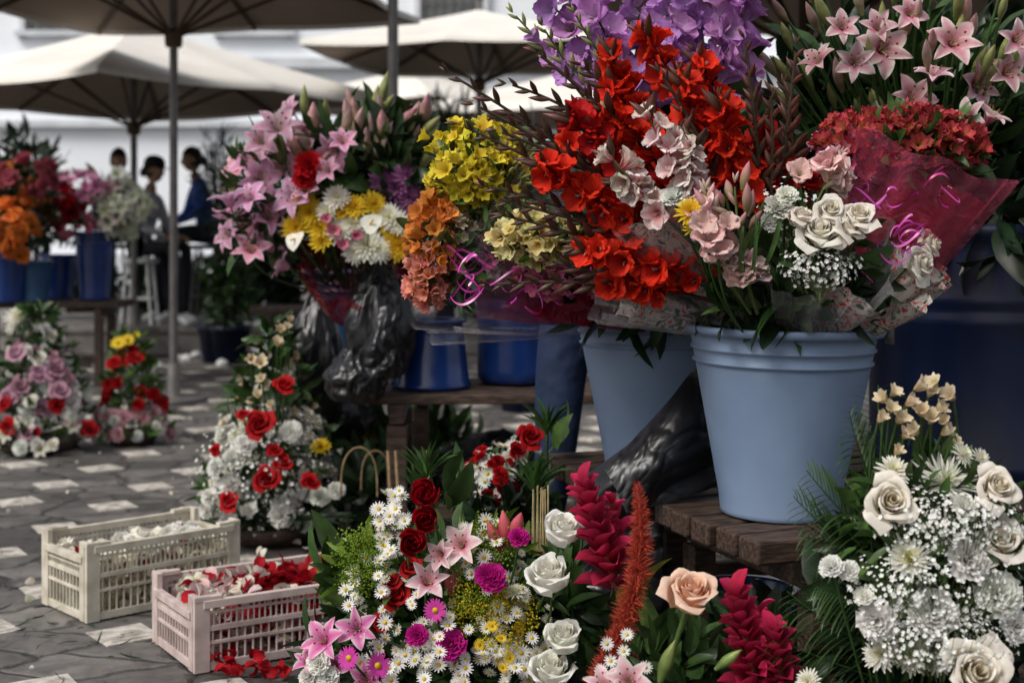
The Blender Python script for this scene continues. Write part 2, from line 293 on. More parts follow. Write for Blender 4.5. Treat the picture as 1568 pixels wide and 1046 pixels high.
# ---------------------------------------------------------------- plants
class Arr:
    def __init__(s,name,base):
        s.name=name; s.base=A(base,float); s.p=Acc(); s.l=Acc(); s.x=[]
    def put(s,protos,p,d,size,leaf=False,jit=.16,ref=None,tint=None):
        g=protos[rng.integers(len(protos))]; tt=(1+rng.uniform(-jit*1.4,jit*.6))*(1+rng.uniform(-jit,jit,3)*.35)
        if tint is not None: tt=tt*A(tint)
        (s.l if leaf else s.p).add(g,frame(d,ref=ref),p,size,tt)
    def fl(s,protos,u,v,r,d,dr=None,stem=True,cen=None,leaf=False,off=0,jd=.18,jit=.08):
        p=P(u,v,d); size=r/F*d
        if dr is None:
            c=cen if cen is not None else s.base; q=nrm(p-c); dr=q*.55+A([0,-.75,.35])+rng.normal(size=3)*jd
        dr=nrm(dr); p0=p-dr*size*.45
        s.put(protos,p0,dr,size,leaf,jit)
        if stem:
            b=s.base; s.l.add(tube(bez(p0,p0-dr*.08+A([0,0,-.05]),b+(p0-b)*.25,6),.0028,5,GRN))
    def dome(s,protos,u,v,ru,rv,d,th,n,size,up=.2,front=.15,jit=.2,lo=-1.,leaf=False,shell=(.72,1.1),sj=.28,cf=None,tint=None):
        c=P(u,v,d); R=A([ru/F*d,th,rv/F*d])
        for i in range(n):
            while True:
                q=rng.normal(size=3); q/=np.linalg.norm(q)
                if q[2]>lo and q[1]<.55: break
            p=c+q*R*rng.uniform(*shell); nn=nrm(q/R*R.mean()); dr=nrm(nn+A([0,-front,up])+rng.normal(size=3)*.35)
            pr=protos
            if cf is not None: pr=cf(q)
            s.put(pr,p-dr*size*.4,dr,size*(1+rng.uniform(-sj,sj)),leaf,jit,tint=tint)
    def leaves(s,kind,u,v,ru,rv,d,th,n,L,spread=.5,up=.3,shell=(.3,1.),jit=.3):
        c=P(u,v,d); R=A([ru/F*d,th,rv/F*d])
        for i in range(n):
            q=rng.normal(size=3); q/=np.linalg.norm(q); p=c+q*R*rng.uniform(*shell)
            dr=nrm(q+A([0,-.1,up])+rng.normal(size=3)*spread); s.put(lf[kind],p,dr,L*rng.uniform(.6,1.3),True,jit)
    def mist(s,u,v,ru,rv,d,th,n,col=(.84,.84,.80),size=.004,root=None):
        c=P(u,v,d); R=A([ru/F*d,th,rv/F*d])
        fl=mg([petal(1.3,.6,.7,1.4,.3,3,3,RND,c0=col,c1=col,phi=i*1.257) for i in range(5)])
        for i in range(n):
            q=rng.normal(size=3); q/=np.linalg.norm(q); p=c+q*R*rng.uniform(.5,1.15)
            s.put([fl],p,nrm(q+A([0,-.5,.5])),size*rng.uniform(.6,1.35),False,.08)
            if i%4==0:
                s.l.add(tube([p,p-q*.02-A([0,0,.02]),p-q*.05-A([0,0,.05])],.0006,3,(.12,.17,.06)))
    def gladspike(s,a,b,c,fp,bp,rng_b,rng_bud,size,nb,nk,scol=BRN,stem=.0045,dd=(0,-.5,.3)):
        pts=bez(a,b,c,40); s.l.add(tube(pts[::2],np.linspace(stem,stem*.45,20),6,scol))
        tg=np.gradient(pts,axis=0); 
        k=0
        for (t0,t1),n,pr,sz in ((rng_b,nb,fp,size),(rng_bud,nk,bp,size*.95)):
            for t in np.linspace(t0,t1,n):
                i=min(39,int(t*39)); T=nrm(tg[i]); sd=nrm(np.cross(T,[0,1,0]))*(1 if k%2 else -1); k+=1
                z=size*(1.1-.25*t) if pr is fp else size*(1.35-.75*(t-t0)/(t1-t0+1e-6))
                if pr is fp: dr=nrm(T*.45+sd*.7+A(dd)+rng.normal(size=3)*.3); s.put(pr,pts[i],dr,z*rng.uniform(.8,1.15),False,.2)
                else: s.put(pr,pts[i],nrm(T*1.0+sd*.5+A([0,-.15,.05])+rng.normal(size=3)*.1),z,True,ref=sd)
        s.put(bp,pts[-1],nrm(tg[-1]),size*.5,True)
    def frond(s,a,b,c,W,n,kind='dn',droop=.3):
        pts=bez(a,b,c,n+4); s.l.add(tube(pts,np.linspace(.003,.001,len(pts)),4,GRN)); tg=np.gradient(pts,axis=0)
        nn=nrm(rng.normal(size=3)*.3+A([0,-1,.5]))
        for i in range(2,n+3):
            T=nrm(tg[i]); sd=nrm(np.cross(T,nn)); w=W*math.sin(math.pi*(.15+.8*i/(n+4)))
            for sg in (1,-1): s.put(lf[kind],pts[i],nrm(T*.9+sd*sg*.9+A([0,0,-droop*.3])),w*rng.uniform(.85,1.1),True,.25,ref=A([0,0,-1.]))
    def fan(s,u,v,d,L,n=12,sp=.7,kind='fan',dr=(0,-.1,1)):
        p=P(u,v,d); s.l.add(tube([p-A([0,0,.15]),p],.004,5,GRN))
        for i in range(n):
            a=(i/(n-1)-.5)*2*sp; s.put(lf[kind],p,nrm(A([math.sin(a),-.15,math.cos(a)])+A(dr)*.3+rng.normal(size=3)*.05),L*rng.uniform(.8,1.1),True,.2,ref=A([math.sin(a),0,-.6]))
    def done(s,extra=()):
        e=empty(s.name,s.base); s.p.build('blooms',M_pet,e,origin=s.base); s.l.build('foliage',M_leaf,e,origin=s.base)
        for nm,acc,mat in s.x: acc.build(nm,mat,e,origin=s.base)
        return e
    def wrap(s,nm,mat,p0,p1,r0,r1,fold=9,amp=.12,zig=.05,arc=2*math.pi,ph=0,nu=12,nv=90,flare=1.4):
        p0=A(p0);p1=A(p1); ax=nrm(p1-p0); Rm=frame(ax,ref=(0,-1,0)); L=np.linalg.norm(p1-p0)
        t=np.linspace(0,1,nu); a=np.linspace(-arc/2,arc/2,nv)+ph; T,B=np.meshgrid(t,a,indexing='ij'); sd=random.uniform(0,9)
        r=r0+(r1-r0)*T**(1/flare)
        r=r*(1+amp*T**.6*(np.abs(np.sin(fold*B/2+sd+T))*1.4-.7+.3*np.sin(2.3*fold*B+sd*2+3*T)))
        z=L*T*(1+zig*np.abs(((B*fold/3.0)%2)-1)*T)
        W=np.stack([r*np.sin(B),r*np.cos(B),z],-1).reshape(-1,3)@Rm.T+p0
        acc=Acc(); acc.g.append((W,gf(nu,nv),np.ones((len(W),3)))); s.x.append((nm,acc,mat))
    def ribbon(s,u,v,d,r,n=3,w=.003):
        acc=Acc()
        for k in range(n):
            c=P(u,v,d)+rng.normal(size=3)*r*.7; m=36; t=np.linspace(0,1,m); f=random.uniform(.7,1.3); q1,q2,q3=rng.uniform(0,6.3,3); dx,dz=rng.uniform(-1.6,1.6),rng.uniform(-1.2,1.2)
            cx=c[0]+r*np.sin(f*6.28*t+q1)+r*dx*(t-.5); cy=c[1]+.4*r*np.cos(f*5*t+q2); cz=c[2]+.7*r*np.sin(f*9*t+q3)+r*dz*(t-.5)
            pts=np.stack([cx,cy,cz],-1); wd=np.stack([.3*np.sin(5*t+q1),-.35*np.ones(m),np.cos(4*t+q2)],-1); wd/=np.linalg.norm(wd,axis=1,keepdims=True)
            Vv=np.stack([pts-wd*w,pts+wd*w],1).reshape(-1,3); acc.add((Vv,gf(m,2),np.ones((m*2,3))))
        s.x.append(('ribbon',acc,M_rib))

# ================================================================ SETTING
g=Acc(); g.add(box((0,95,-.05),(400,260,.1))); g.build('ground',M_ground,smooth=False)
ta=Acc(); ca,sa=math.cos(.62),math.sin(.62)
for i in range(-30,30):
    for j in range(-30,30):
        if (i+j)%2: continue
        x=-1.09+(i*ca-j*sa)*.31; y=4.02+(i*sa+j*ca)*.31
        if 2.5<y<12.5 and -5.5<x<2.5:
            x+=rng.uniform(-.02,.02); y+=rng.uniform(-.02,.02); a=.62+rng.uniform(-.12,.12); s0=rng.uniform(.95,1.15)
            for sz,z in ((.155,.003),(.118,.0055),(.098,.0045),(.062,.0075),(.035,.010)):
                ta.add(box((x,y,z/2-.002),(sz*s0,sz*s0,z+.004),rz=a))
ta.build('paving_tiles',M_tile,smooth=False)
k=Acc(); k.add(box((-4,16.6,.125),(13,7.4,.25))); k.add(box((-4,12.93,.235),(13.02,.12,.07))); k.build('raised_pavement',M_kerb,smooth=False,bevel=.02)
b=empty('white_building',(0,26,0)); w=Acc(); w.add(box((0,3,5),(70,6,10)));
w.build('walls',M_wall,b,False); t=Acc()
t.add(box((0,-.08,3.05),(70.1,.2,.12))); t.add(box((0,-.1,4.15),(70.1,.26,.18))); t.add(box((0,-.06,.35),(70.1,.14,.7))); t.add(box((0,-.2,9.7),(70.3,.5,.3)))
gl=Acc(); br=Acc()
for i in range(-8,9):
    x=i*3.6-1.1
    for z in (5.6,8.1):
        gl.add(box((x,-.01,z),(1.15,.06,1.7)))
        for dx in (-.62,.62): t.add(box((x+dx,-.05,z),(.1,.16,1.9)))
        t.add(box((x,-.06,z-.9),(1.5,.2,.1))); t.add(box((x,-.06,z+.92),(1.5,.2,.12)))
        for dx in np.linspace(-.5,.5,7): br.add(box((x+dx,-.09,z),(.03,.03,1.66)))
        for dz in np.linspace(-.7,.7,5): br.add(box((x,-.092,z+dz),(1.12,.02,.03)))
t.build('mouldings',M_trim,b,False); gl.build('windows',M_glass,b,False); br.build('window_bars',M_pole,b,False)

def umbrella(x,y,R,zr,za,rot=.3,sq=True,pole=.03,zbase=0,polemat=M_pole,base=True,poleoff=None):
    e=empty('market_umbrella',(x,y,0)); c=Acc(); li=Acc(); rb=Acc(); nr,na=9,9; n=8
    cor=[]
    for i in range(n+1):
        a=rot+i*2*math.pi/n; r=R*(1 if (i%2==0 or not sq) else .735); cor.append(A([r*math.cos(a),r*math.sin(a)]))
    for i in range(n):
        V_=np.zeros((nr+1,na,3))
        for ir in range(nr):
            t=ir/(nr-1)
            for ia in range(na):
                q=ia/(na-1); xy=(cor[i]*(1-q)+cor[i+1]*q)*t; sg=math.sin(math.pi*q)
                xy=xy*(1-.02*sg*t); V_[ir,ia]=(xy[0],xy[1],za+(zr-za)*t**.92-.022*sg*t)
        V_[nr]=V_[nr-1]*A([1.004,1.004,1])-A([0,0,.045])
        c.add((V_.reshape(-1,3),gf(nr+1,na),np.ones(((nr+1)*na,3))))
        W_=V_[:nr]*A([.996,.996,1])-A([0,0,.012]); li.add((W_.reshape(-1,3),gf(nr,na),np.ones((nr*na,3))))  # added sheet below the canvas, coloured as its shaded underside
        p=A([cor[i][0]*.98,cor[i][1]*.98,zr-.04]); rb.add(tube([(0,0,za-.07),p*.5+A([0,0,za-.07])*.5+A([0,0,.02]),p],.016,6))
        m=p*.55+A([0,0,za-.07])*.45; rb.add(tube([(0,0,zr-.28),m],.013,6))
    c.build('canopy',M_canopy,e); li.build('underside_shade',M_undershade,e); rb.add(lathe([(.0,zr-.34),(.055,zr-.34),(.06,zr-.3),(.06,zr-.24),(.045,zr-.22),(0,zr-.22)],16)); rb.build('ribs_and_hub',M_rod,e)
    pl=Acc(); pl.add(tube([(0,0,zbase),(0,0,za+.08)],pole,12)); pl.add(ball(pole*1.4,6,10,c=(0,0,za+.1)))
    if base: pl.add(lathe([(0,zbase),(.22,zbase),(.22,zbase+.02),(.2,zbase+.03),(.045,zbase+.035),(.04,zbase+.25),(0,zbase+.25)],24))
    pl.build('pole',polemat,e); return e
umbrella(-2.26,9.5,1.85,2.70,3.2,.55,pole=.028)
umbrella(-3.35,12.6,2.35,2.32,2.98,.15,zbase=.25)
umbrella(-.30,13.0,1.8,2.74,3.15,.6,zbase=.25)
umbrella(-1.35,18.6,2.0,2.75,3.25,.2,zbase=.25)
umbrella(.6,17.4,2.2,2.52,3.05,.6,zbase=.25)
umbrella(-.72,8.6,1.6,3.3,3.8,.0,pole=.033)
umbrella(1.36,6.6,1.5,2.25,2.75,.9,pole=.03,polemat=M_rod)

def hedge(name,u,v,ru,rv,d,th,n,L,kind,base_z=.25,trunk=True):
    a=Arr(name,(P(u,v,d)[0],d,base_z)); a.leaves(kind,u,v,ru,rv,d,th,n,L,spread=.6,shell=(.2,1.05),jit=.45)
    if trunk:
        for k_ in range(5):
            q=P(u+rng.uniform(-.6,.6)*ru,v-rv*.3,d); a.l.add(tube(bez(a.base+A([rng.uniform(-.1,.1),0,0]),(a.base+q)/2+A([.05,0,0]),q,6),.014,6,(.03,.02,.014)))
        pt=Acc(); pt.add(lathe([(0,.0),(.13,.0),(.17,.28),(.19,.28),(.19,.32),(.16,.32),(.15,.26),(0,.26)],20),t=a.base); a.x.append(('pot',pt,M_bluedk))
    return a.done()
hedge('potted_conifer',334,285,30,85,12.3,.25,900,.13,'dn',.0)
hedge('potted_shrub',352,440,34,85,12.2,.25,600,.12,'g',.0)
hedge('potted_shrub',130,450,60,45,15.5,.4,400,.18,'d')
hedge('potted_shrub',430,400,90,100,15,.4,900,.2,'d')
hedge('potted_shrub',600,360,90,130,14.5,.4,900,.2,'d')
hedge('potted_conifer',690,225,55,70,13.5,.3,700,.24,'dn')
hedge('potted_shrub',40,310,60,100,14,.4,500,.2,'d')
hedge('potted_shrub',265,460,70,60,15.2,.4,700,.2,'d')
hedge('potted_shrub',380,380,45,110,15.6,.4,800,.2,'d')
hedge('potted_shrub',800,360,120,150,9,.4,1100,.2,'d',0)
hedge('potted_shrub',1500,300,160,260,6.5,.4,1100,.22,'d',0)

# ================================================================ BUILT OBJECTS
def bench(name,c0,ang,L,W,z,ns,leg=.06,mat=M_wood,th=.04,along=True):
    e=empty(name,(c0[0],c0[1],0)); e.rotation_euler=(0,0,ang); a=Acc(); w=W/ns
    for i in range(ns): a.add(box((L/2+rng.uniform(-.008,.008),(i+.5)*w,z-th/2+rng.uniform(-.002,.002)),(L,w*.78,th)))
    a.build('slats',mat,e,False,bevel=.006)
    f=Acc()
    for x in (.16,L-.16): f.add(box((x,W/2,z-th-.036),(.05,W-.02,.066)))
    for x in (.16,L-.16):
        for y in (.05,W-.05): f.add(box((x,y,(z-th-.075)/2),(leg,leg,z-th-.075)))
    for y in (.05,W-.05): f.add(box((L/2,y,.16),(L-.38-leg,.035,.05)))
    f.build('frame',mat,e,False,bevel=.004); return e
bench('wooden_bench',(.50,2.84),.372,1.5,.60,.52,6,th=.05)
bench('wooden_bench',(.27,3.46),.372,1.6,.55,.52,6,th=.05)
bench('wooden_table',(-.56,4.92),.03,1.5,.55,.575,5,leg=.07,th=.035)
bench('wooden_bench',(-4.05,10.3),0.02,1.2,.45,.62,4,th=.05)
bench('wooden_bench',(-5.4,10.2),0.02,1.2,.45,.62,4,th=.05)
bench('wooden_bench',(-2.15,11.6),.1,1.0,.5,.5,4,th=.05)
def bucket(name,p,zb,hh,rb,rt,mat,handle=True,ribs=True):
    e=empty(name,(p[0],p[1],zb)); a=Acc(); f=lambda t:rb+(rt-rb)*t
    pr=[(0.001,.004),(rb-.012,.004),(rb-.004,0),(rb,.003),(rb+.001,.012)]
    pr+=[(f(t)-.004,hh*t) for t in (.1,.4,.78)]
    if ribs: pr+=[(f(.80)-.004,hh*.80),(f(.805)+.002,hh*.805),(f(.815)+.002,hh*.815),(f(.82)-.004,hh*.82),(f(.87)-.004,hh*.87),(f(.875)+.001,hh*.875),(f(.885)+.001,hh*.885),(f(.89)-.004,hh*.89)]
    pr+=[(f(.955)-.004,hh*.955),(f(.96)+.010,hh*.957),(f(1)+.012,hh*.985),(f(1)+.009,hh),(f(1)-.006,hh),(f(1)-.01,hh*.98),(f(.5)-.01,hh*.5),(rb-.01,.02),(.001,.02)]
    a.add(lathe(pr,64)); a.build('body',mat,e)
    if handle:
        h=Acc(); 
        for sx in (-1,1): h.add(box((sx*(rt+.016),0,hh*.97),(.02,.045,.04)))
        th=np.linspace(0,math.pi,24); hp=np.stack([(rt+.024)*np.cos(th),.75*(rt)*np.sin(th)+.06*np.sin(th),hh*.97-.10*np.sin(th)*.3],-1); h.add(tube(hp,.003,6)); h.build('handle',M_pole,e)
    return e
bp1=(.592,3.15); bucket('plastic_bucket',bp1,.522,.415,.130,.212,M_bucket).rotation_euler=(0,.02,-.25)
bp2=(.372,3.66); bucket('plastic_bucket',bp2,.522,.415,.130,.212,M_bucket).rotation_euler=(0,0,.3)
def barrel(name,p,zb,hh,r,mat,ribs=(.33,.66)):
    e=empty(name,(p[0],p[1],zb)); pr=[(.001,.003),(r*.9,.003),(r*.98,.02),(r,.05)]
    for q in ribs: z=hh*q; pr+=[(r,z-.02),(r*1.02,z-.008),(r*1.02,z+.008),(r,z+.02)]
    pr+=[(r,hh-.07),(r*.99,hh-.04),(r*1.03,hh-.03),(r*1.03,hh),(r*.98,hh),(r*.96,hh-.03),(r*.95,.05),(.001,.05)]
    a=Acc(); a.add(lathe(pr,56)); a.build('body',mat,e); return e
barrel('blue_barrel',(1.235,3.75),.30,.86,.285,M_bluedk,(.30,.72,.78))
bench('wooden_bench',(.9,3.98),-.1,1.2,.4,.29,4)
p=P(660,600,5.15); bucket('enamel_bucket',(p[0],5.15),.578,.245,.145,.118,M_bluemt,False,False)
p=P(790,600,5.3); barrel('blue_barrel',(p[0],5.3),.578,.30,.145,M_bluemt,(.8,))
p=P(525,540,5.75); bucket('plastic_bucket',(p[0],5.75),.56,.42,.10,.14,M_teal)
bench('wooden_table',(-.95,5.6),.05,.75,.5,.555,4,leg=.06)
for u,v0,v1,d,r in ((145,355,440,10.5,.15),(52,400,440,10.3,.14),(5,380,440,10.2,.2),(90,390,440,10.7,.14)):
    z0=.625; z1=P(u,v0,d)[2]; bucket('plastic_bucket',(P(u,0,d)[0],d),z0,max(.25,z1-z0),r*.75,r,M_bluemt if u!=52 else M_teal,False)
p=P(410,490,11.2); bucket('plastic_bucket',(p[0],11.2),.002,.30,.1,.14,M_white,False)
p=P(1125,870,3.55); bucket('plastic_bucket',(p[0]+.03,3.6),.002,.24,.10,.13,M_bluemt,False)
def rn(p): return 1-2*abs(noise.noise(Vector(p)))
def bag(name,c,R,seed=0,amp=.16,fr=3.,mat=M_black,nu=64,nv=96,pinch=.5):
    g_=ball(1,nu,nv); v=g_[0].copy(); out=np.zeros_like(v)
    for i,q in enumerate(v):
        s_=q*A([1,1,.55])*fr+A([seed,0,0]); s_=s_+A([noise.noise(Vector(q*1.5+A([seed]*3))),noise.noise(Vector(q*1.5+A([seed+5]*3))),0])*.8
        dsp=amp*(.8*rn(s_*.5)+.55*rn(s_*1.2)+.24*rn(s_*2.7)+.06*rn(s_*6)); rad=1+dsp
        w=1-pinch*max(0,q[2])**2; out[i]=A([q[0]*w,q[1]*w,q[2]])*rad
    out=out*A(R); lo=-R[2]*.93; out[:,2]=np.maximum(out[:,2],lo+.0)
    a=Acc(); a.add((out,g_[1],g_[2])); o=a.build(name,mat); o.location=tuple(c); return o
def sheet(name,q,mat=M_black,nu=80,nv=70,amp=.05,fr=5,seed=0,bulge=(0,0,0)):
    q=[A(x,float) for x in q]; t=np.linspace(0,1,nu); V_=np.zeros((nu,nv,3)); n_=nrm(np.cross(q[1]-q[0],q[2]-q[0])); al=nrm(q[2]-q[0])
    for i in range(nu):
        for j in range(nv):
            a,b_=i/(nu-1),j/(nv-1); x=(q[0]*(1-a)+q[1]*a)*(1-b_)+(q[2]*(1-a)+q[3]*a)*b_
            x=x+A(bulge)*4*a*(1-a)*(.3+b_*(1-b_)*2.8); s_=x*fr; s_=s_-al*np.dot(s_,al)*.35+A([seed,0,0]); s_=s_+A([noise.noise(Vector(x*4)),noise.noise(Vector(x*4+A([7,7,7]))),0])*.9
            V_[i,j]=x+n_*amp*(rn(s_)+.45*rn(s_*2.1)+.16*rn(s_*4.3)+.04*rn(s_*9))+A([0,0,.3*amp*rn(s_*.7)])
    o0=q[0]; a=Acc(); a.add((V_.reshape(-1,3)-o0,gf(nu,nv),np.ones((nu*nv,3)))); o=a.build(name,mat); o.location=tuple(o0); return o
sheet('black_plastic_bag',[P(548,432,4.95),P(632,425,4.95),P(530,600,4.85),P(600,560,4.8)],amp=.03,fr=8,bulge=(0,-.1,0))
bag('black_plastic_bag',P(580,500,4.95),(.105,.10,.19),2,.2,3)
bag('black_plastic_bag',P(545,575,4.9),(.085,.09,.09),5,.24,3)
bag('black_plastic_bag',P(483,560,5.45),(.10,.09,.24),8,.16,2.6,pinch=.55)
bag('black_plastic_bag',P(500,640,5.6),(.16,.12,.1),9,.16,2.6)
sheet('black_plastic_bag',[P(1090,540,3.38),P(1100,745,3.3),P(930,720,3.25),P(965,790,3.2)],amp=.020,fr=7,seed=4,bulge=(0,-.05,.03))
sheet('black_plastic_bag',[P(1020,640,3.42),P(1010,900,3.4),P(875,740,3.5),P(880,910,3.5)],amp=.03,fr=6,seed=9,bulge=(0,-.05,0))
bag('black_plastic_bag',P(940,905,3.55),(.16,.14,.09),15,.2,2.6,pinch=.2)
bag('black_plastic_bag',P(760,735,5.4),(.22,.16,.16),19,.16,2.4,pinch=.2)
for i,(u,v) in enumerate(((300,543),(318,547),(285,548),(352,512),(378,514),(430,497),(285,492),(395,518),(270,548),(240,560),(340,556))):
    d=F*(H-(.27 if v<530 else .03))/(v-350.); d=d if v>530 else 12.95; q=P(u,v,d); q[2]=.285 if v<530 else .03; bag('crumpled_paper',q,(.04,.03,.025),30+i,.3,3,M_white,14,18,.1)
# crates
def crate(c0,ang,L,W,Hh,mat):
    e=empty('plastic_crate',(c0[0],c0[1],.003)); e.rotation_euler=(0,0,ang); a=Acc()
    a.add(box((L/2,W/2,.008),(L-.02,W-.02,.007)))
    def side(o,ax,ln,nout,dip):
        o=A(o,float)
        def bx(s_,z,ls,hz,tk,off=0):
            c=o+A(ax)*s_+A(nout)*off; sz=A([ls if ax[0] else tk, tk if ax[0] else ls, hz]); a.add(box((c[0],c[1],z),sz))
        bx(ln/2,.014,ln-.034,.022,.012); bx(ln/2,Hh*.40,ln-.034,.009,.011); bx(ln/2,Hh*.60,ln-.034,.014,.013); 
        ht=Hh-(.03 if dip else 0)
        bx(ln/2,ht-.010,ln-.034,.020,.020,.003); bx(ln/2,ht-.034,ln-.034,.006,.010)
        n=int(ln/.0155)
        for i in range(1,n):
            s_=i*ln/n
            if s_<.03 or s_>ln-.03: continue
            bx(s_,(Hh*.60+ht-.02)/2,.0042,ht-.02-Hh*.60,.006)
        n=int(ln/.022)
        for i in range(1,n):
            s_=i*ln/n
            if s_<.03 or s_>ln-.03: continue
            bx(s_,Hh*.29,.0045,Hh*.58,.0075)
    side((0,0,0),(1,0,0),L,(0,-1,0),False); side((0,W,0),(1,0,0),L,(0,1,0),False)
    side((0,0,0),(0,1,0),W,(-1,0,0),True); side((L,0,0),(0,1,0),W,(1,0,0),True)
    for x in (0,L):
        for y in (0,W):
            sx=1 if x==0 else -1; sy=1 if y==0 else -1
            a.add(box((x+sx*.014,y,Hh/2+.006),(.042,.016,Hh+.012))); a.add(box((x,y+sy*.024,Hh/2+.0065),(.0165,.030,Hh+.011)))
            a.add(box((x+sx*.03,y+sy*.003,Hh+.004),(.075,.024,.012)))
    a.build('shell',mat,e,False,bevel=.0012); return e
def inworld(c0,ang,x,y,z): return A([c0[0]+x*math.cos(ang)-y*math.sin(ang),c0[1]+x*math.sin(ang)+y*math.cos(ang),z])
c1=(-1.235,4.14); a1=.74; crate(c1,a1,.50,.29,.22,M_crate)
c2=(-.815,3.67); a2=.56; crate(c2,a2,.60,.33,.185,M_crate2)
pw=[petal(1,.5,.6,1.5,.3,5,5,RND,.06,4,c0=CREAM,c1=WHITE) for _ in range(4)]; prd=[petal(1,.5,.6,1.6,.3,5,5,RND,.06,4,c0=(.2,.004,.01),c1=(.46,.008,.016)) for _ in range(4)]
ppk=[petal(1,.5,.6,1.6,.3,5,5,RND,.06,4,c0=LPINK,c1=(.74,.55,.5)) for _ in range(4)]
a=Arr('flower_petals',inworld(c1,a1,.27,.13,.02))
for i in range(900):
    a.put(pw if rng.random()<.93 else prd,inworld(c1,a1,rng.uniform(.025,.475),rng.uniform(.025,.265),rng.uniform(.02,.175)),nrm(rng.normal(size=3)+A([0,0,.8])),.036,jit=.06)
for i in range(44): a.put(ca_w if i%2 else rose_w,inworld(c1,a1,rng.uniform(.05,.45),rng.uniform(.05,.24),rng.uniform(.15,.18)),nrm(rng.normal(size=3)*.6+A([0,-.2,.8])),.038,jit=.05)
a.done()
a=Arr('flower_petals',inworld(c2,a2,.27,.16,.02))
for i in range(860):
    x=rng.uniform(.03,.57); z_=rng.uniform(.02,.185); pr=(pw if rng.random()<.5 else ppk) if z_<.08 and rng.random()<.6 else (prd if rng.random()<.2+x*1.6 else (ppk if rng.random()<.5 else pw))
    a.put(pr,inworld(c2,a2,x,rng.uniform(.03,.30),z_),nrm(rng.normal(size=3)+A([0,0,.8])),.042,jit=.2)
for i in range(26): x=rng.uniform(.06,.54); a.put(rose_r if x>.22 else rose_w,inworld(c2,a2,x,rng.uniform(.07,.26),rng.uniform(.14,.17)),nrm(rng.normal(size=3)*.6+A([0,0,.8])),.036)
a.done()
a=Arr('fallen_petals',(-.6,3.3,0))
for (u,v,n,sp,pr) in ((365,1028,22,.06,prd),(395,1040,14,.05,prd),(60,905,8,.2,pw),(430,860,10,.15,pw)):
    s_=(v-350)/H; d=F/s_
    for i in range(n):
        q=P(u,v,d); a.put(pr,A([q[0]+rng.normal()*sp,q[1]+rng.normal()*sp*.7,.012+abs(rng.normal())*.012]),nrm(rng.normal(size=3)*.6+A([0,0,1])),.033)
for i in range(300): 
    x,y=rng.uniform(-2.6,0),rng.uniform(3.3,9); a.put(pw if rng.random()<.35 else lf['m'],A([x,y,.008]),nrm(A([rng.normal(),rng.normal(),.1])),rng.uniform(.006,.022),True)
for i in range(170):
    x,y=rng.uniform(-1.9,-.9),rng.uniform(3.4,5.2); a.put(lf['dn'],A([x,y,.008]),nrm(A([rng.normal(),rng.normal(),.05])),rng.uniform(.03,.07),True)
a.done()

# ================================================================ FRONT BUCKET BOUQUETS
B1=A([bp1[0],bp1[1],.80]); B2=A([bp2[0],bp2[1],.80])
a=Arr('purple_gladioli',B2+A([.1,-.1,.1]))
for (u,v,tu,tv,d) in ((1000,180,790,-60,3.35),(1000,170,850,-90,3.3),(1040,190,930,-110,3.4),(1070,200,985,-120,3.3),(1100,200,1050,-120,3.4),(1110,200,1100,-120,3.3),(1130,220,1150,-90,3.4),(1000,200,880,-60,3.45),(1080,180,1010,-120,3.5),(1140,200,1120,-110,3.5)):
    p2=P(tu,tv,d); p0=P(1080,430,d+.05)
    a.gladspike(p0,P(u,v,d),p2,glad_pu,bud_bg,(.52,.92),(.92,1),.062,12,3,scol=GRN)
a.gladspike(P(1000,300,3.3),P(880,120,3.3),P(785,20,3.3),glad_pu,bud_lg,(.6,.8),(.6,1),.045,4,9,scol=GRN)
a.gladspike(P(1000,300,3.3),P(900,150,3.3),P(830,40,3.2),glad_pu,bud_lg,(.6,.7),(.6,1),.045,2,9,scol=GRN)
a.gladspike(P(1100,300,3.3),P(930,120,3.2),P(880,20,3.15),glad_pu,bud_lg,(.6,.6),(.5,1),.042,0,10,scol=GRN)
a.leaves('g',1050,250,120,100,3.5,.15,60,.22,up=1.2,spread=.25); a.done()
a=Arr('red_gladioli',B1)
S=[((1150,440),(900,240),(686,112),(.32,.60),(.60,1),3.05,glad_r),((1150,450),(930,290),(700,190),(.25,.45),(.45,1),3.12,glad_r),((1140,460),(950,330),(742,285),(.35,.60),(.6,1),3.02,glad_r),((1150,470),(950,370),(770,330),(.38,.62),(.62,1),3.0,glad_r),
((1190,488),(960,415),(750,437),(.35,.58),(.58,1),2.98,glad_r),((1150,420),(960,180),(775,128),(.3,.62),(.62,1),3.05,glad_r),((1170,400),(1060,150),(985,50),(.4,.95),(.95,1),3.05,glad_r),((1180,400),(1120,200),(1065,80),(.35,.92),(.92,1),3.05,glad_r),
((1170,400),(1000,190),(890,100),(.4,.8),(.8,1),3.0,glad_r),((1200,420),(1180,250),(1150,120),(.3,.7),(.7,1),3.02,glad_r2),((1150,430),(1010,220),(900,150),(.35,.85),(.85,1),2.98,glad_r),((1180,470),(1000,400),(880,380),(.3,.9),(.9,1),2.96,glad_r),((1200,430),(1230,250),(1200,130),(.25,.55),(.55,1),3.05,glad_r2),
((1160,480),(1010,440),(840,400),(.5,.7),(.7,1),2.98,glad_r),((1150,430),(930,230),(800,190),(.3,.6),(.6,1),3.08,glad_r),((1150,440),(1080,230),(1040,110),(.35,.9),(.9,1),3.0,glad_r),((1150,440),(920,320),(830,250),(.45,.95),(.95,1),2.98,glad_r),((1150,440),(1130,260),(1100,150),(.35,.9),(.9,1),2.98,glad_r),
((1150,430),(980,200),(935,80),(.5,.95),(.95,1),3.02,glad_r),((1150,440),(960,260),(870,180),(.5,.95),(.95,1),2.97,glad_r2)]
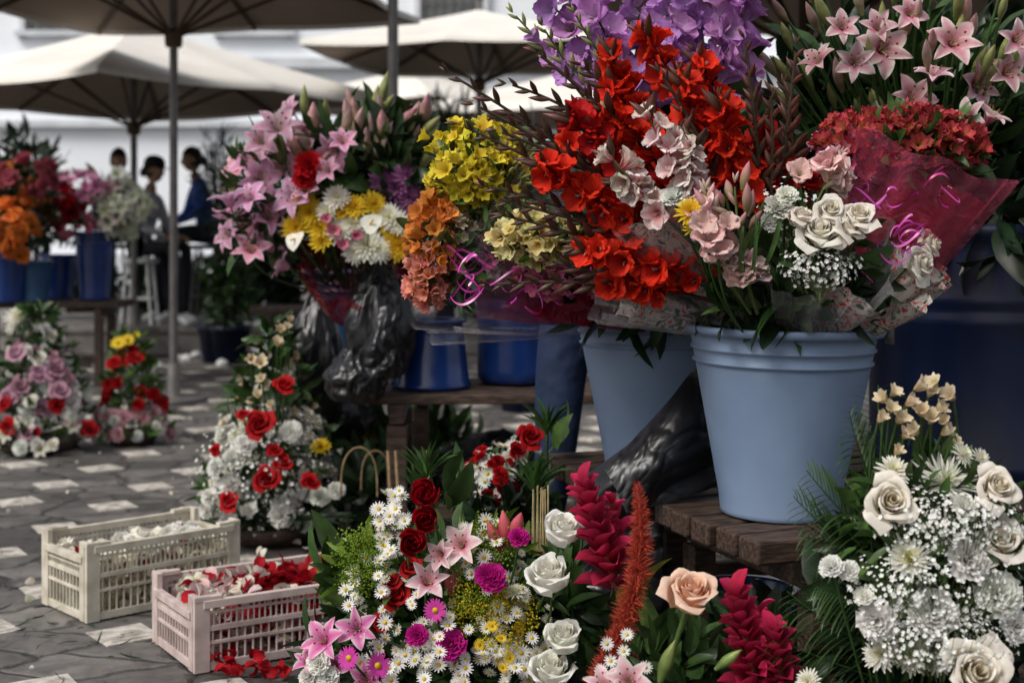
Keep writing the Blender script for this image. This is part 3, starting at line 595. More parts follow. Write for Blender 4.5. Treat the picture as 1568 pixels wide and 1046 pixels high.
for q0,q1,q2,rb_,rk_,d,pr in S:
    a.gladspike(P(*q0,d+.06),P(*q1,d),P(*q2,d-.05),pr,bud_br,rb_,rk_,.047,int(20*(rb_[1]-rb_[0]))+2,int(22*(rk_[1]-rk_[0]))+2,stem=.006)
for tu,tv,mu,mv in ((1220,70,1200,260),(820,80,980,200),(760,200,940,260),(1140,60,1170,250),(725,160,930,260),(780,310,960,350),(1180,140,1190,280),(1010,110,1110,260)):
    a.gladspike(P(1170,450,3.1),P(mu,mv,2.98),P(tu,tv,2.92),glad_r2,bud_br,(.5,.5),(.45,1),.044,0,12,stem=.0075)
a.leaves('g',1110,350,110,110,3.2,.1,60,.16,up=.9,spread=.35); a.leaves('d',1050,380,180,90,3.25,.15,160,.14,up=.6); a.done()
a=Arr('white_gladioli',B1)
for q0,q1,q2,rb_,rk_,d,pr,sz in (((1150,440),(1040,290),(990,170),(.45,.95),(.95,1),2.86,glad_w,.044),((1140,450),(1010,330),(935,240),(.5,.98),(.98,1),2.88,glad_w,.042),((1150,470),(1000,300),(960,280),(.6,1.),(1,1),2.90,glad_w,.040),
    ((1150,480),(1090,400),(1080,290),(.4,.8),(.8,1),2.83,glad_pk,.046),((1160,480),(1130,400),(1125,280),(.3,.4),(.4,1),2.82,glad_pk,.042),((1180,470),(1240,330),(1285,240),(.8,.9),(.75,1),2.9,glad_pk,.045),((1150,470),(1060,350),(1040,200),(.5,.95),(.95,1),2.88,glad_w,.042),((1150,470),(1040,330),(1060,230),(.6,1),(1,1),2.86,glad_w,.040)):
    a.gladspike(P(*q0,d+.1),P(*q1,d),P(*q2,d),pr,bud_pk if pr is glad_pk else bud_br,rb_,rk_,sz,8,5,scol=(.09,.13,.04))
for u,v,r in ((1085,365,36),(1100,385,30),(1075,345,30),(1115,345,26)): a.fl(glad_pk,u,v,r,2.8,jd=.4)
for u,v,tu in ((1130,470,1105),(1150,470,1160),(1140,470,1130)): a.leaves('mn',u,400,20,50,2.85,.03,6,.14,up=2,spread=.1)
a.dome(bud_pk,1130,330,32,55,2.83,.03,10,.055,up=1.5,leaf=False)
a.fl(mum_y,1056,320,24,2.82); a.fl(mum_y,1062,345,18,2.84); a.fl(ca_w,1030,300,24,2.86)
a.wrap('printed_paper',M_paper,P(1150,492,3.12),P(1010,300,3.0),.03,.105,7,.16); a.wrap('cellophane',M_cello,P(1150,492,3.1),P(1000,295,2.97),.03,.12,7,.16); a.done()
a=Arr('white_rose_bouquet',B1)
for u,v,r in ((1255,355,38),(1298,345,30),(1315,330,28),(1228,332,24),(1272,322,26)): a.fl(rose_c,u,v,r*1.15,2.84,jd=.3)
for u,v,r in ((1193,315,28),(1205,298,20),(1180,340,20)): a.fl(ca_w,u,v,r,2.86)
a.fl(rose_c,1408,403,36,2.95,dr=(.6,-.7,.2)); a.fl(rose_c,1425,375,28,3.0,dr=(.8,-.5,.3)); a.fl(rose_r2,1240,275,24,2.95); a.fl(al_pp,1275,262,30,2.95); a.fl(glad_pk,1225,265,28,2.93)
a.mist(1255,410,60,30,2.86,.05,280,size=.0042); a.mist(1210,330,50,50,2.93,.05,90,size=.004)
a.leaves('g',1240,400,80,50,2.97,.06,70,.09); a.leaves('d',1270,440,70,50,3.0,.06,70,.08); a.leaves('g',1200,440,50,50,2.92,.04,40,.09,up=1)
a.wrap('printed_paper',M_paper,P(1250,500,3.14),P(1320,385,3.0),.06,.17,9,.16); a.wrap('cellophane',M_cello,P(1235,500,3.08),P(1262,380,2.90),.06,.15,9,.16); 
a.wrap('printed_paper',M_paper,P(1320,500,3.14),P(1410,400,3.05),.04,.07,6,.2); a.done()
a=Arr('red_alstroemeria_bouquet',B1+A([.08,.05,0]))
a.dome(al_r,1385,225,112,52,3.12,.13,210,.031,up=.3,lo=-.5,jit=.3); a.dome(al_pp,1290,235,45,45,3.1,.1,24,.028,up=.4,jit=.25); a.leaves('m',1385,215,115,50,3.10,.12,130,.05); a.leaves('g',1385,240,110,50,3.12,.12,160,.07)
a.dome(al_r,1385,215,90,40,3.10,.10,80,.029,up=.4,lo=-.2,jit=.3); a.dome(al_r,1300,215,45,45,3.08,.08,60,.029,up=.4,jit=.3); a.dome(bud_rp,1385,215,112,55,3.12,.12,40,.028,up=.6,jit=.3)
a.wrap('wrapping_film',M_cellor,P(1300,490,3.2),P(1405,275,3.17),.05,.150,9,.14); a.wrap('wrapping_paper',M_cellom,P(1300,490,3.22),P(1395,290,3.18),.045,.13,7,.14); a.wrap('cellophane',M_cellop,P(1300,490,3.19),P(1412,235,3.11),.05,.195,8,.1)
for u,v in ((1335,290),(1395,320),(1440,290),(1370,350),(1350,400),(1400,370)): a.ribbon(u,v,2.95,.026,2,.0026)
a.done()
a=Arr('pink_lily_bunch',(1.15,3.75,1.1))
for u,v,r in ((1355,75,54),(1462,62,52),(1400,150,50),(1500,130,48),(1310,95,40),(1545,110,42),(1250,90,38),(1430,110,38),(1345,40,36),(1560,60,38),(1480,180,40),(1290,40,34),(1520,175,38),(1395,20,34)):
    a.fl(lily_w,u,v,r,3.42+rng.uniform(-.06,.06),cen=P(1400,250,3.9),jd=.5,jit=.14)
for i in range(46):
    u=rng.uniform(1190,1590); v=rng.uniform(-20,190); p_=P(u,v,3.5+rng.uniform(-.1,.1)); dr=nrm(p_-P(1400,420,3.8)+rng.normal(size=3)*.06); a.put(bud_lg if rng.random()<.6 else bud_pk,p_,dr,rng.uniform(.07,.12),True,ref=(1,0,0)); a.l.add(tube(bez(p_,p_-dr*.2,P(1420,400,3.75),7),.004,5,GRN))
a.leaves('d',1390,170,180,150,3.85,.15,420,.13,up=.9,spread=.35); a.leaves('g',1400,150,180,120,3.72,.14,280,.12,up=.9,spread=.35); a.leaves('d',1530,290,80,110,3.82,.12,260,.16,up=.2); a.leaves('d',1540,340,50,60,3.5,.1,60,.16,up=-.4); a.leaves('d',1250,200,80,110,3.75,.1,120,.14,up=.6); a.frond(P(1215,260,3.4),P(1200,180,3.4),P(1206,80,3.4),.035,26,'dn'); a.done()
a=Arr('yellow_alstroemeria_bouquet',B2)
a.dome(al_y,735,262,76,72,3.4,.15,150,.031,up=.3,jit=.22); a.dome(al_y,735,260,50,50,3.4,.12,50,.030,up=.3); a.dome(bud_lg,780,280,55,75,3.36,.12,110,.03,leaf=False,up=.2); a.leaves('m',745,275,85,75,3.39,.13,300,.055); a.dome(al_y,690,210,40,25,3.45,.07,22,.028)
a.wrap('cellophane',M_cello,P(960,480,3.6),P(735,290,3.38),.03,.15,8,.15); a.done()
a=Arr('orange_alstroemeria_bouquet',B2)
a.dome(al_o,668,375,40,75,3.35,.1,120,.030,up=.15,cf=lambda q: al_o if q[2]>-.25+rng.uniform(-.3,.3) else al_co,lo=-1,jit=.22); a.dome(al_co,655,430,32,35,3.33,.08,60,.028,up=.1,jit=.22)
a.dome(al_pp,730,390,45,45,3.4,.08,60,.028); a.dome(al_cr,690,350,35,25,3.33,.05,30,.026); a.leaves('g',690,390,55,75,3.36,.09,170,.06)
a.wrap('cellophane_magenta',M_cellom,P(930,480,3.6),P(760,430,3.42),.03,.09,7,.16); a.wrap('cellophane',M_cello,P(920,485,3.6),P(690,435,3.31),.03,.13,8,.16)
for u,v in ((700,420),(745,440),(730,390),(800,440),(840,450),(900,440)): a.ribbon(u,v,3.2,.032,2,.0028)
a.done()
a=Arr('cream_alstroemeria_bouquet',B2)
a.dome(al_py,828,365,70,34,3.2,.10,120,.029,up=.1,front=.5); a.leaves('m',830,372,70,34,3.21,.09,110,.05)
a.dome(al_pp,860,430,70,25,3.3,.08,50,.026); a.wrap('wrapping_film',M_cellor,P(1040,490,3.55),P(850,415,3.32),.03,.11,8,.16); a.wrap('printed_paper',M_paper,P(1130,495,3.2),P(975,445,3.10),.03,.065,6,.2); a.wrap('cellophane',M_cello,P(1130,497,3.15),P(940,430,3.07),.03,.09,6,.2)
a.leaves('d',1000,450,130,40,3.45,.12,180,.12); a.done()
a=Arr('stems_in_bucket',B1)
for i in range(90):
    t_=rng.uniform(0,6.28); r=rng.uniform(0,.19); q=A([bp1[0]+r*math.cos(t_),bp1[1]+r*math.sin(t_),.94]); a.l.add(tube([A([bp1[0]+r*.4*math.cos(t_),bp1[1]+r*.4*math.sin(t_),.6]),q,q+A([.4*r*math.cos(t_),.2*r*math.sin(t_),.15])],.004,5,GRN))
a.leaves('d',1200,465,140,35,3.12,.17,240,.1); a.leaves('g',1150,460,60,35,3.0,.08,60,.1,up=1); a.done()

# ================================================================ REAR PINK LILY BOUQUET
a=Arr('pink_lily_bouquet',P(540,470,5.2))
cen=P(520,380,5.3)
for u,v,r in ((425,190,48),(385,245,46),(445,300,42),(375,345,50),(400,275,42),(510,235,42),(350,300,40),(430,235,42),(385,380,38),(415,330,38),(360,255,36),(470,200,34),(430,405,32),(345,360,32),(400,215,36),(455,255,34),(380,300,36),(415,370,34),(465,290,30),(440,170,32),(525,215,30),(350,330,34),(500,260,30)):
    a.fl(lily_p,u,v,r,4.85+rng.uniform(-.1,.1),cen=cen,jd=.6,jit=.22)
for i in range(40):
    u=rng.uniform(430,660); v=rng.uniform(160,255)+abs(u-540)*.25; p_=P(u,v,4.95); dr=nrm(p_-cen+A([0,0,.1])+rng.normal(size=3)*.1); a.put(bud_pk if rng.random()<.5 else bud_lg,p_,dr,rng.uniform(.10,.16),True); a.l.add(tube(bez(p_,p_-dr*.1,cen,6),.005,5,GRN))
for u,v,r in ((472,325,24),(450,345,22),(488,345,22),(540,312,24),(575,310,22),(465,305,18),(612,375,26),(600,350,20),(490,365,20),(525,320,18)): a.fl(mum_y,u,v,r,4.80,cen=cen)
for u,v,r in ((515,298,22),(560,372,28),(595,330,22),(500,320,18),(580,380,22),(610,340,20),(540,340,20),(520,350,24),(545,385,20)): a.fl(mum_w,u,v,r,4.79,cen=cen)
for u,v,r in ((510,355,20),(525,375,18),(500,335,16),(545,360,16)): a.fl(al_pp,u,v,r,4.78,cen=cen)
a.fl(sp_w,448,362,26,4.7,dr=(-.4,-.8,.3)); a.fl(sp_w,565,342,26,4.7,dr=(.1,-.9,.4))
for u,v,r in ((475,252,28),(465,272,22)): a.fl(ca_r,u,v,r,4.78,cen=cen)
for u,v,r in ((605,280,30),(630,300,26),(585,275,22),(625,265,22),(640,325,18)): a.fl(mum_pu,u,v,r,4.87,cen=cen)
a.leaves('d',530,300,110,90,5.15,.15,300,.14,up=.4); a.leaves('g',560,250,90,70,4.98,.12,150,.14,up=.8); a.leaves('d',600,250,60,60,5.0,.12,100,.14,up=.7); a.leaves('g',400,300,60,100,4.93,.08,150,.09)
a.wrap('red_wrapping',M_cellor,P(545,480,5.15),P(548,405,5.0),.08,.20,9,.12); a.done()

# ================================================================ LEFT BACKGROUND FLOWERS
a=Arr('orange_flower_bunch',P(10,420,10.1)); a.dome(lily_o,15,310,60,60,10,.3,36,.08); a.dome(rose_o,25,345,35,45,9.7,.2,22,.07); a.dome(rose_co,45,270,40,30,9.7,.2,16,.06,tint=(.5,.4,.6)); a.leaves('d',15,300,75,85,10.0,.33,320,.14); a.done()
a=Arr('pink_white_flower_bunch',P(150,380,10.6)); a.dome(lily_wh,185,315,40,48,10.5,.2,60,.08); a.dome(lily_m,125,290,45,28,10.4,.2,36,.075); a.dome(rose_r,95,320,32,32,10.3,.16,26,.06); a.dome(al_pp,110,345,30,18,10.3,.1,20,.05); a.leaves('g',150,325,75,55,10.6,.25,260,.12); a.done()
def cone_arr(name,u,vt,vb,wu,d,specs,ln=220,kind='g'):
    a=Arr(name,P(u,vb,d)); a.base[2]=.02; c0=P(u,vb-8,d); hh=(vb-vt)/F*d; W=wu/F*d/2
    for pr,n,size,zr in specs:
        for i in range(n):
            z=rng.uniform(*zr); r=W*(1-z)**.75*rng.uniform(.8,1.08)+.015; t_=rng.uniform(-3.5,.4); q=A([math.cos(t_),math.sin(t_),0]); p_=c0+q*A([r,r*.8,0])+A([0,0,z*hh]); dr=nrm(q+A([0,-.25,.35+z*.6])+rng.normal(size=3)*.2); a.put(pr,p_-dr*size*.3,dr,size*rng.uniform(.8,1.2),jit=.08)
    for i in range(ln):
        z=rng.uniform(0,1); r=W*(1-z)**.75*rng.uniform(.3,1.0)+.01; t_=rng.uniform(0,6.28); q=A([math.cos(t_),math.sin(t_),0]); a.put(lf[kind],c0+q*r*A([1,.8,0])+A([0,0,z*hh]),nrm(q+A([0,0,.5])+rng.normal(size=3)*.4),.09*rng.uniform(.6,1.3),True,.3)
    bk=Acc(); bk.add(lathe([(.001,.002),(W*.55,.002),(W*.7,.07),(W*.66,.07),(W*.5,.02),(.001,.02)],24),t=A([c0[0],c0[1],.0])); a.x.append(('basket',bk,M_wood)); return a
a=cone_arr('mauve_rose_arrangement',60,480,688,185,7.35,[(rose_m,24,.055,(.1,.75)),(ca_w,32,.042,(0,.9)),(rose_r2,8,.045,(.1,.35)),(lily_wh,8,.055,(0,.2)),(rose_w,12,.045,(.0,.8))],480)
for u,v,r in ((28,480,22),(22,495,18),(40,500,16)): a.fl(mum_w,u,v,r,7.3)
a.done()
a=cone_arr('red_rose_arrangement',203,520,678,115,7.6,[(rose_r2,9,.045,(.3,.9)),(ca_r,8,.04,(.3,.6)),(ca_pk,22,.045,(0,.3)),(ca_w,12,.04,(0,.3)),(da_y,6,.03,(.5,1)),(al_y,5,.03,(.7,1))],300,'m'); 
for u,v,r in ((180,522,14),(195,518,12),(205,548,15),(175,555,14)): a.fl(da_y if v<530 else rose_r2,u,v,r,7.5)
a.done()
a=cone_arr('red_white_arrangement',418,505,812,225,5.25,[(ca_w,60,.036,(.0,.55)),(al_cr,34,.028,(.5,1.)),(mum_w,20,.032,(.0,.8)),(rose_w,18,.036,(.0,.6))],420)
for u,v,r in ((397,650,27),(435,590,20),(407,733,24),(432,708,18),(475,738,17),(350,767,20),(372,635,12),(330,690,12),(420,690,14)): a.fl(rose_r2,u,v,r,4.95)
for u,v,r in ((432,790,22),(490,760,18),(360,700,24),(445,660,20),(350,740,20),(380,780,16),(320,760,16),(515,750,16),(395,605,16),(400,555,20),(385,550,16),(415,620,14),(425,525,18),(440,500,12),(330,715,18),(375,680,20),(400,580,14),(430,505,16),(445,490,12)): a.fl(ca_w if v>630 else al_cr,u,v,r,5.0)
a.fl(mum_y,490,680,16,5.1); a.mist(400,720,95,90,5.1,.16,700,size=.006); a.leaves('m',418,740,110,70,5.2,.2,140,.08)
for i in range(14):
    t_=rng.uniform(3.3,6.1); a.put(lf['dn'],P(430,800,5.1),nrm(A([math.cos(t_),math.sin(t_)*.6,.25])),.28,True)
a.done()
a=Arr('potted_lilies',(P(590,700,5.9)[0],5.9,.0)); a.leaves('m',590,690,60,60,5.9,.2,110,.16,up=.6); a.leaves('g',660,690,90,50,6.2,.2,120,.16,up=.6); a.leaves('d',580,760,90,50,5.3,.15,160,.14,up=.4); a.leaves('y',560,670,30,40,5.8,.15,20,.12,up=1); a.dome(al_cr,520,680,28,40,5.8,.1,30,.04); a.dome(al_w,600,660,40,30,6,.1,14,.04); 
hs=Acc()
for u,v,w_,h_,d in ((550,760,28,75,4.9),(575,750,22,60,5.1)):
    q=P(u,v,d); th=np.linspace(0,math.pi,20); hs.add(tube(np.stack([q[0]+w_/F*d*np.cos(th),np.full(20,d),q[2]+h_/F*d*np.sin(th)**.6],-1),.0035,6))
for u in (600,612,660): hs.add(tube([P(u,800,4.7),P(u-6,690,4.75)],.006,6))
a.x.append(('cane_handles',hs,M_cane)); a.done()
# ================================================================ BEHIND CENTRE
a=Arr('red_daisy_bouquet',P(760,840,3.9)); c_=P(760,800,4.0)
a.dome(da_w,755,735,45,55,3.85,.08,70,.020,up=.4); a.dome(ca_r,755,735,40,50,3.83,.08,26,.020,up=.4); a.fl(rose_r2,812,668,24,3.75); a.fl(rose_r,792,690,17,3.8); a.dome(da_w,800,690,25,25,3.85,.05,24,.016)
a.leaves('g',770,760,60,60,3.9,.08,130,.08); a.fan(838,665,3.8,.11,13,.75); a.fan(818,755,3.35,.105,18,.85); a.leaves('m',848,680,12,20,3.9,.03,8,.10,up=1); a.leaves('d',760,830,90,60,3.8,.1,200,.10)
a.done()
# ================================================================ CENTRAL FOREGROUND ARRANGEMENT
D=2.9; a=Arr('mixed_flower_arrangement',(P(700,1000,D)[0],D+.1,.02)); cc=P(690,1060,3.0)
for u,v,r in ((653,757,27),(651,797,25),(629,832,27)): a.fl(rose_bud,u,v,r*1.3,D-.1,dr=(rng.uniform(-.3,.3),-.85,.35))
for u,v,r in ((628,868,20),(606,915,24),(583,955,20),(600,890,16)): a.fl(rose_r2,u,v,r,D-.04,cen=cc)
for u,v,r in ((860,812,36),(841,882,40),(862,978,34),(843,1027,38)): a.fl(rose_budw,u,v,r*1.25,D-.13,dr=(rng.uniform(-.2,.2),-.45,.9),jit=.03)
for u,v,r in ((795,822,19),(752,883,27),(690,985,28),(744,880,20)): a.fl(ca_m,u,v,r,D-.12,cen=cc)
for u,v,r in ((583,1018,23),(530,1007,20),(665,935,20)): a.fl(da_m,u,v,r,D-.14,cen=cc,jd=.4)
a.fl(ca_m,638,972,20,D-.12,cen=cc)
for u,v,r in ((705,832,42),(655,888,42),(672,850,32)): a.fl(lily_wp,u,v,r,D-.1,cen=cc,jd=.4)
for u,v,r in ((493,978,44),(545,962,40),(510,1020,34),(470,1010,30),(560,1040,34)): a.fl(lily_m,u,v,r,D-.1,cen=cc,jd=.4)
for u,v,r in ((485,1015,22),(500,1035,22),(470,1035,18)): a.fl(ca_w,u,v,r,D-.12,cen=cc)
for u,v,dx in ((775,835,-.1),(785,830,.15),(768,845,-.3),(690,915,.1),(700,920,-.2)): a.put(bud_rp,P(u,v,D-.05),nrm(A([dx,-.2,1])),.07,False)
def sc(protos,u,v,ru,rv,n,r,kind=None,dj=.05):
    for i in range(n):
        while True:
            x,y=rng.uniform(-1,1,2)
            if x*x+y*y<1: break
        uu,vv=u+x*ru,v+y*rv; dd=D-.04+.12*((uu-690)/230)**2+rng.uniform(-dj,dj)-.0004*(vv-850); pp=P(uu,vv,dd); a.put(protos,pp,nrm(nrm(pp-cc)*.6+A([0,-.6,.35])+rng.normal(size=3)*.38),r/F*dd*rng.uniform(.7,1.2),jit=.06)
sc(da_w,600,800,28,55,34,12); sc(da_w,575,905,50,55,34,12); sc(da_w,640,950,60,50,26,12); sc(da_w,745,840,60,45,24,12); sc(da_w,770,950,75,90,60,12); sc(da_w,660,1010,110,40,46,13); sc(da_w,790,1020,60,30,24,13)
sc(mum_w,800,900,20,40,5,16); sc(da_y,770,985,40,40,12,11)
yl=[mg([ball(.12,3,5,(.64,.54,.04),c=tuple(rng.normal(size=3)*.5)) for _ in range(16)])]; lg=[mg([ball(.12,3,5,(.24,.36,.04),c=tuple(rng.normal(size=3)*.5)) for _ in range(16)])]
sc(yl,775,945,45,50,110,16); sc(lg,755,830,40,30,60,16); sc(lg,555,860,35,45,90,16); sc(lg,720,905,30,40,60,15); sc(yl,730,930,40,40,50,13)
a.leaves('l',560,870,45,60,2.97,.06,110,.06); a.leaves('m',690,930,170,110,2.97,.14,520,.07); a.leaves('g',690,980,210,120,3.02,.18,480,.09); a.leaves('d',690,1020,200,100,3.1,.18,300,.12); a.leaves('l',750,850,60,50,2.98,.06,80,.05)
a.leaves('g',515,885,10,30,3.0,.03,8,.11,up=1.5,spread=.1); a.leaves('g',680,770,14,20,2.95,.03,8,.10,up=1.2,spread=.2); a.leaves('g',870,900,30,60,2.93,.04,40,.08,up=.6); a.leaves('g',860,940,40,60,2.92,.04,50,.08)
a.fan(652,735,2.93,.085,16,.8); a.fan(640,760,2.97,.08,8,.5)
for i in range(9): u=815+i*3; a.l.add(tube([P(u,850,3.0),P(u+rng.uniform(-3,3),742+rng.uniform(0,8),2.97)],.0022,5,(.5,.4,.2)))
bk=Acc(); bk.add(lathe([(.001,.0),(.16,.0),(.2,.14),(.22,.14),(.22,.16),(.19,.16),(.15,.02),(.001,.02)],32),t=a.base-A([0,0,.018])); a.x.append(('basket',bk,M_wood)); a.done()
# ================================================================ GINGER, PLUME, PEACH ROSE
gb=[petal(1,.34,.15,.75,.8,6,5,PNT,c0=(.26,.005,.027),c1=(.58,.02,.088),ce=(.66,.05,.13)) for _ in range(3)]
def ginger(a,p0,p1,r,n,L):
    ax=p1-p0; T=nrm(ax); X=nrm(np.cross(T,[0,1,0])); Y=np.cross(T,X)
    for i in range(n):
        t=i/(n-1); ph=i*2.4; q=X*math.cos(ph)+Y*math.sin(ph); o=r*(.25+.35*(1-t)); sz=L*(1.1-.35*t)*rng.uniform(.85,1.15); a.put(gb,p0+ax*t+q*o*.5,nrm(T*(.95+.4*t)+q*(.65-.35*t)+rng.normal(size=3)*.1),sz,False,.2,ref=q)
    a.l.add(tube([p0-T*.4,p1],.007,7,(.2,.05,.04)))
a=Arr('red_ginger_flower',(P(960,1000,2.85)[0],2.9,.02)); ginger(a,P(945,900,2.78),P(893,742,2.72),.045,34,.062); ginger(a,P(950,850,2.8),P(938,770,2.78),.03,12,.045)
a.leaves('g',940,1010,40,60,2.92,.06,50,.11,up=.8); a.done()
a=Arr('red_ginger_flower',(P(1160,1046,2.65)[0],2.7,.02)); ginger(a,P(1160,1060,2.62),P(1128,910,2.58),.04,34,.056); ginger(a,P(1200,1065,2.6),P(1185,965,2.56),.035,24,.050); ginger(a,P(1150,1000,2.66),P(1160,940,2.66),.03,10,.05)
a.leaves('g',1150,1060,60,60,2.75,.08,60,.12,up=.6); a.done()
a=Arr('celosia_plume',(P(910,1050,2.62)[0],2.62,.02)); path=bez(P(905,1050,2.62),P(1005,900,2.62),P(975,742,2.66),60); th=[petal(1,.035,.0,.5,.1,3,2,PNT,c0=(.32,.025,.018),c1=(.62,.11,.06)) for _ in range(3)]
for i in range(3600):
    k_=rng.integers(60); t=k_/59; q=rng.normal(size=3); q/=np.linalg.norm(q); w_=.030*math.sin(math.pi*min(1,.12+.86*t))**.5; a.put(th,path[k_]+q*.003,nrm(q+A([0,0,.45])),w_*rng.uniform(.6,1.15),False,.25)
a.l.add(tube(path,.005,6,(.3,.03,.02))); a.done()
a=Arr('peach_rose_bunch',(P(1000,1046,2.7)[0],2.75,.02)); a.fl(rose_p,1058,908,52,2.55,dr=(.05,-.55,.8),stem=False,jit=.03); a.l.add(tube(bez(P(1050,935,2.58),P(1035,990,2.6),P(990,1100,2.65),8),.005,7,(.10,.16,.04)))
a.leaves('g',1040,1010,25,40,2.68,.03,16,.09,up=1,spread=.3); a.leaves('m',995,1010,12,30,2.7,.02,10,.11,up=1.8,spread=.15); a.leaves('g',1040,1050,60,50,2.72,.08,80,.09,up=.7)
a.leaves('y',975,930,4,20,2.7,.01,4,.09,up=2,spread=.1)
a.fl(lily_wp,962,1040,46,2.5,jd=.3); a.fl(lily_wp,925,1045,40,2.52,jd=.3); a.put(bud_g,P(1095,1025,2.5),nrm(A([.9,-.1,.7])),.06,True); a.put(bud_g,P(1010,1045,2.5),nrm(A([.2,-.1,1])),.08,True)
for u,v in ((935,1010),(920,1025),(955,995),(945,1020),(930,985),(960,970),(990,1020)): a.fl(da_w,u,v,12,2.55)
a.done()
# ================================================================ RIGHT WHITE ARRANGEMENT
D=2.5; a=Arr('white_flower_arrangement',(P(1430,1046,D)[0],D+.2,.02)); cc=P(1440,1010,2.75)
for u,v,r in ((1365,767,46),(1527,745,40),(1535,828,46)): a.fl(rose_c,u,v,r,D-.04,cen=cc,jit=.04,jd=.3)
a.fl(rose_c,1495,1030,62,D-.12,dr=(0,-.9,.45),jit=.03)
for u,v,r in ((1485,855,42),(1430,938,44),(1342,952,36),(1532,908,44),(1272,866,22),(1300,873,19),(1322,912,18),(1480,775,26),(1560,960,30)): a.fl(ca_w,u,v,r,D-.05,cen=cc,jit=.05,jd=.35)
for u,v,r in ((1370,715,27),(1480,692,22),(1395,1000,34),(1235,1042,20),(1505,700,16),(1440,1010,26),(1345,1000,28),(1400,905,22),(1370,930,20),(1460,1000,20)): a.fl(mum_w,u,v,r,D,cen=cc,jit=.05,jd=.3)
a.fl(mum_yc,1392,852,34,D-.05,cen=cc); a.fl(mum_sp,1452,728,54,D,cen=cc,dr=(0,-.75,.65))
for u,v,r in ((1352,610,20),(1410,590,24),(1455,605,24),(1380,640,22),(1425,640,24),(1365,625,18),(1400,660,20),(1450,660,20),(1375,690,16),(1350,640,18),(1440,625,20),(1395,615,20),(1425,600,20),(1462,675,16),(1370,600,18),(1430,585,18),(1412,630,22),(1445,645,18),(1388,665,18)): a.fl(al_cr,u,v,r*1.2,D+.02,dr=(rng.uniform(-.7,.7),-.5,.6))
a.mist(1480,795,95,38,D-.04,.08,460,size=.0036); a.mist(1400,800,60,50,D-.02,.08,220,size=.0036); a.mist(1440,980,110,40,D-.07,.08,460,size=.0036); a.mist(1460,900,100,60,D-.05,.08,400,size=.0036); a.mist(1370,900,70,50,D-.03,.08,260,size=.0036)
a.leaves('g',1430,850,130,150,2.60,.12,500,.075); a.leaves('d',1430,930,160,150,2.7,.14,460,.11); a.leaves('m',1420,820,120,140,2.56,.1,200,.055)
a.put(lf['mw'],P(1350,925,2.5),nrm(A([0,-.4,1])),.07,True); 
for q0,q1,q2 in (((1370,860),(1290,790),(1235,720)),((1370,900),(1280,830),(1215,760)),((1370,820),(1320,720),(1300,630)),((1380,780),(1340,660),(1345,590)),((1350,1000),(1270,960),(1205,905)),((1350,1040),(1260,1010),(1180,975)),((1370,850),(1300,840),(1225,820)),((1350,960),(1290,900),(1245,900))):
    a.frond(P(*q0,2.62),P(*q1,2.58),P(*q2,2.56),.085,16,'gn')
bk=Acc(); bk.add(lathe([(.001,.0),(.16,.0),(.2,.14),(.22,.14),(.22,.16),(.19,.16),(.15,.02),(.001,.02)],32),t=a.base-A([0,0,.018])); a.x.append(('basket',bk,M_wood)); a.done()
hedge('fern_cluster',1200,1010,110,60,3.2,.15,260,.12,'d',0,False)

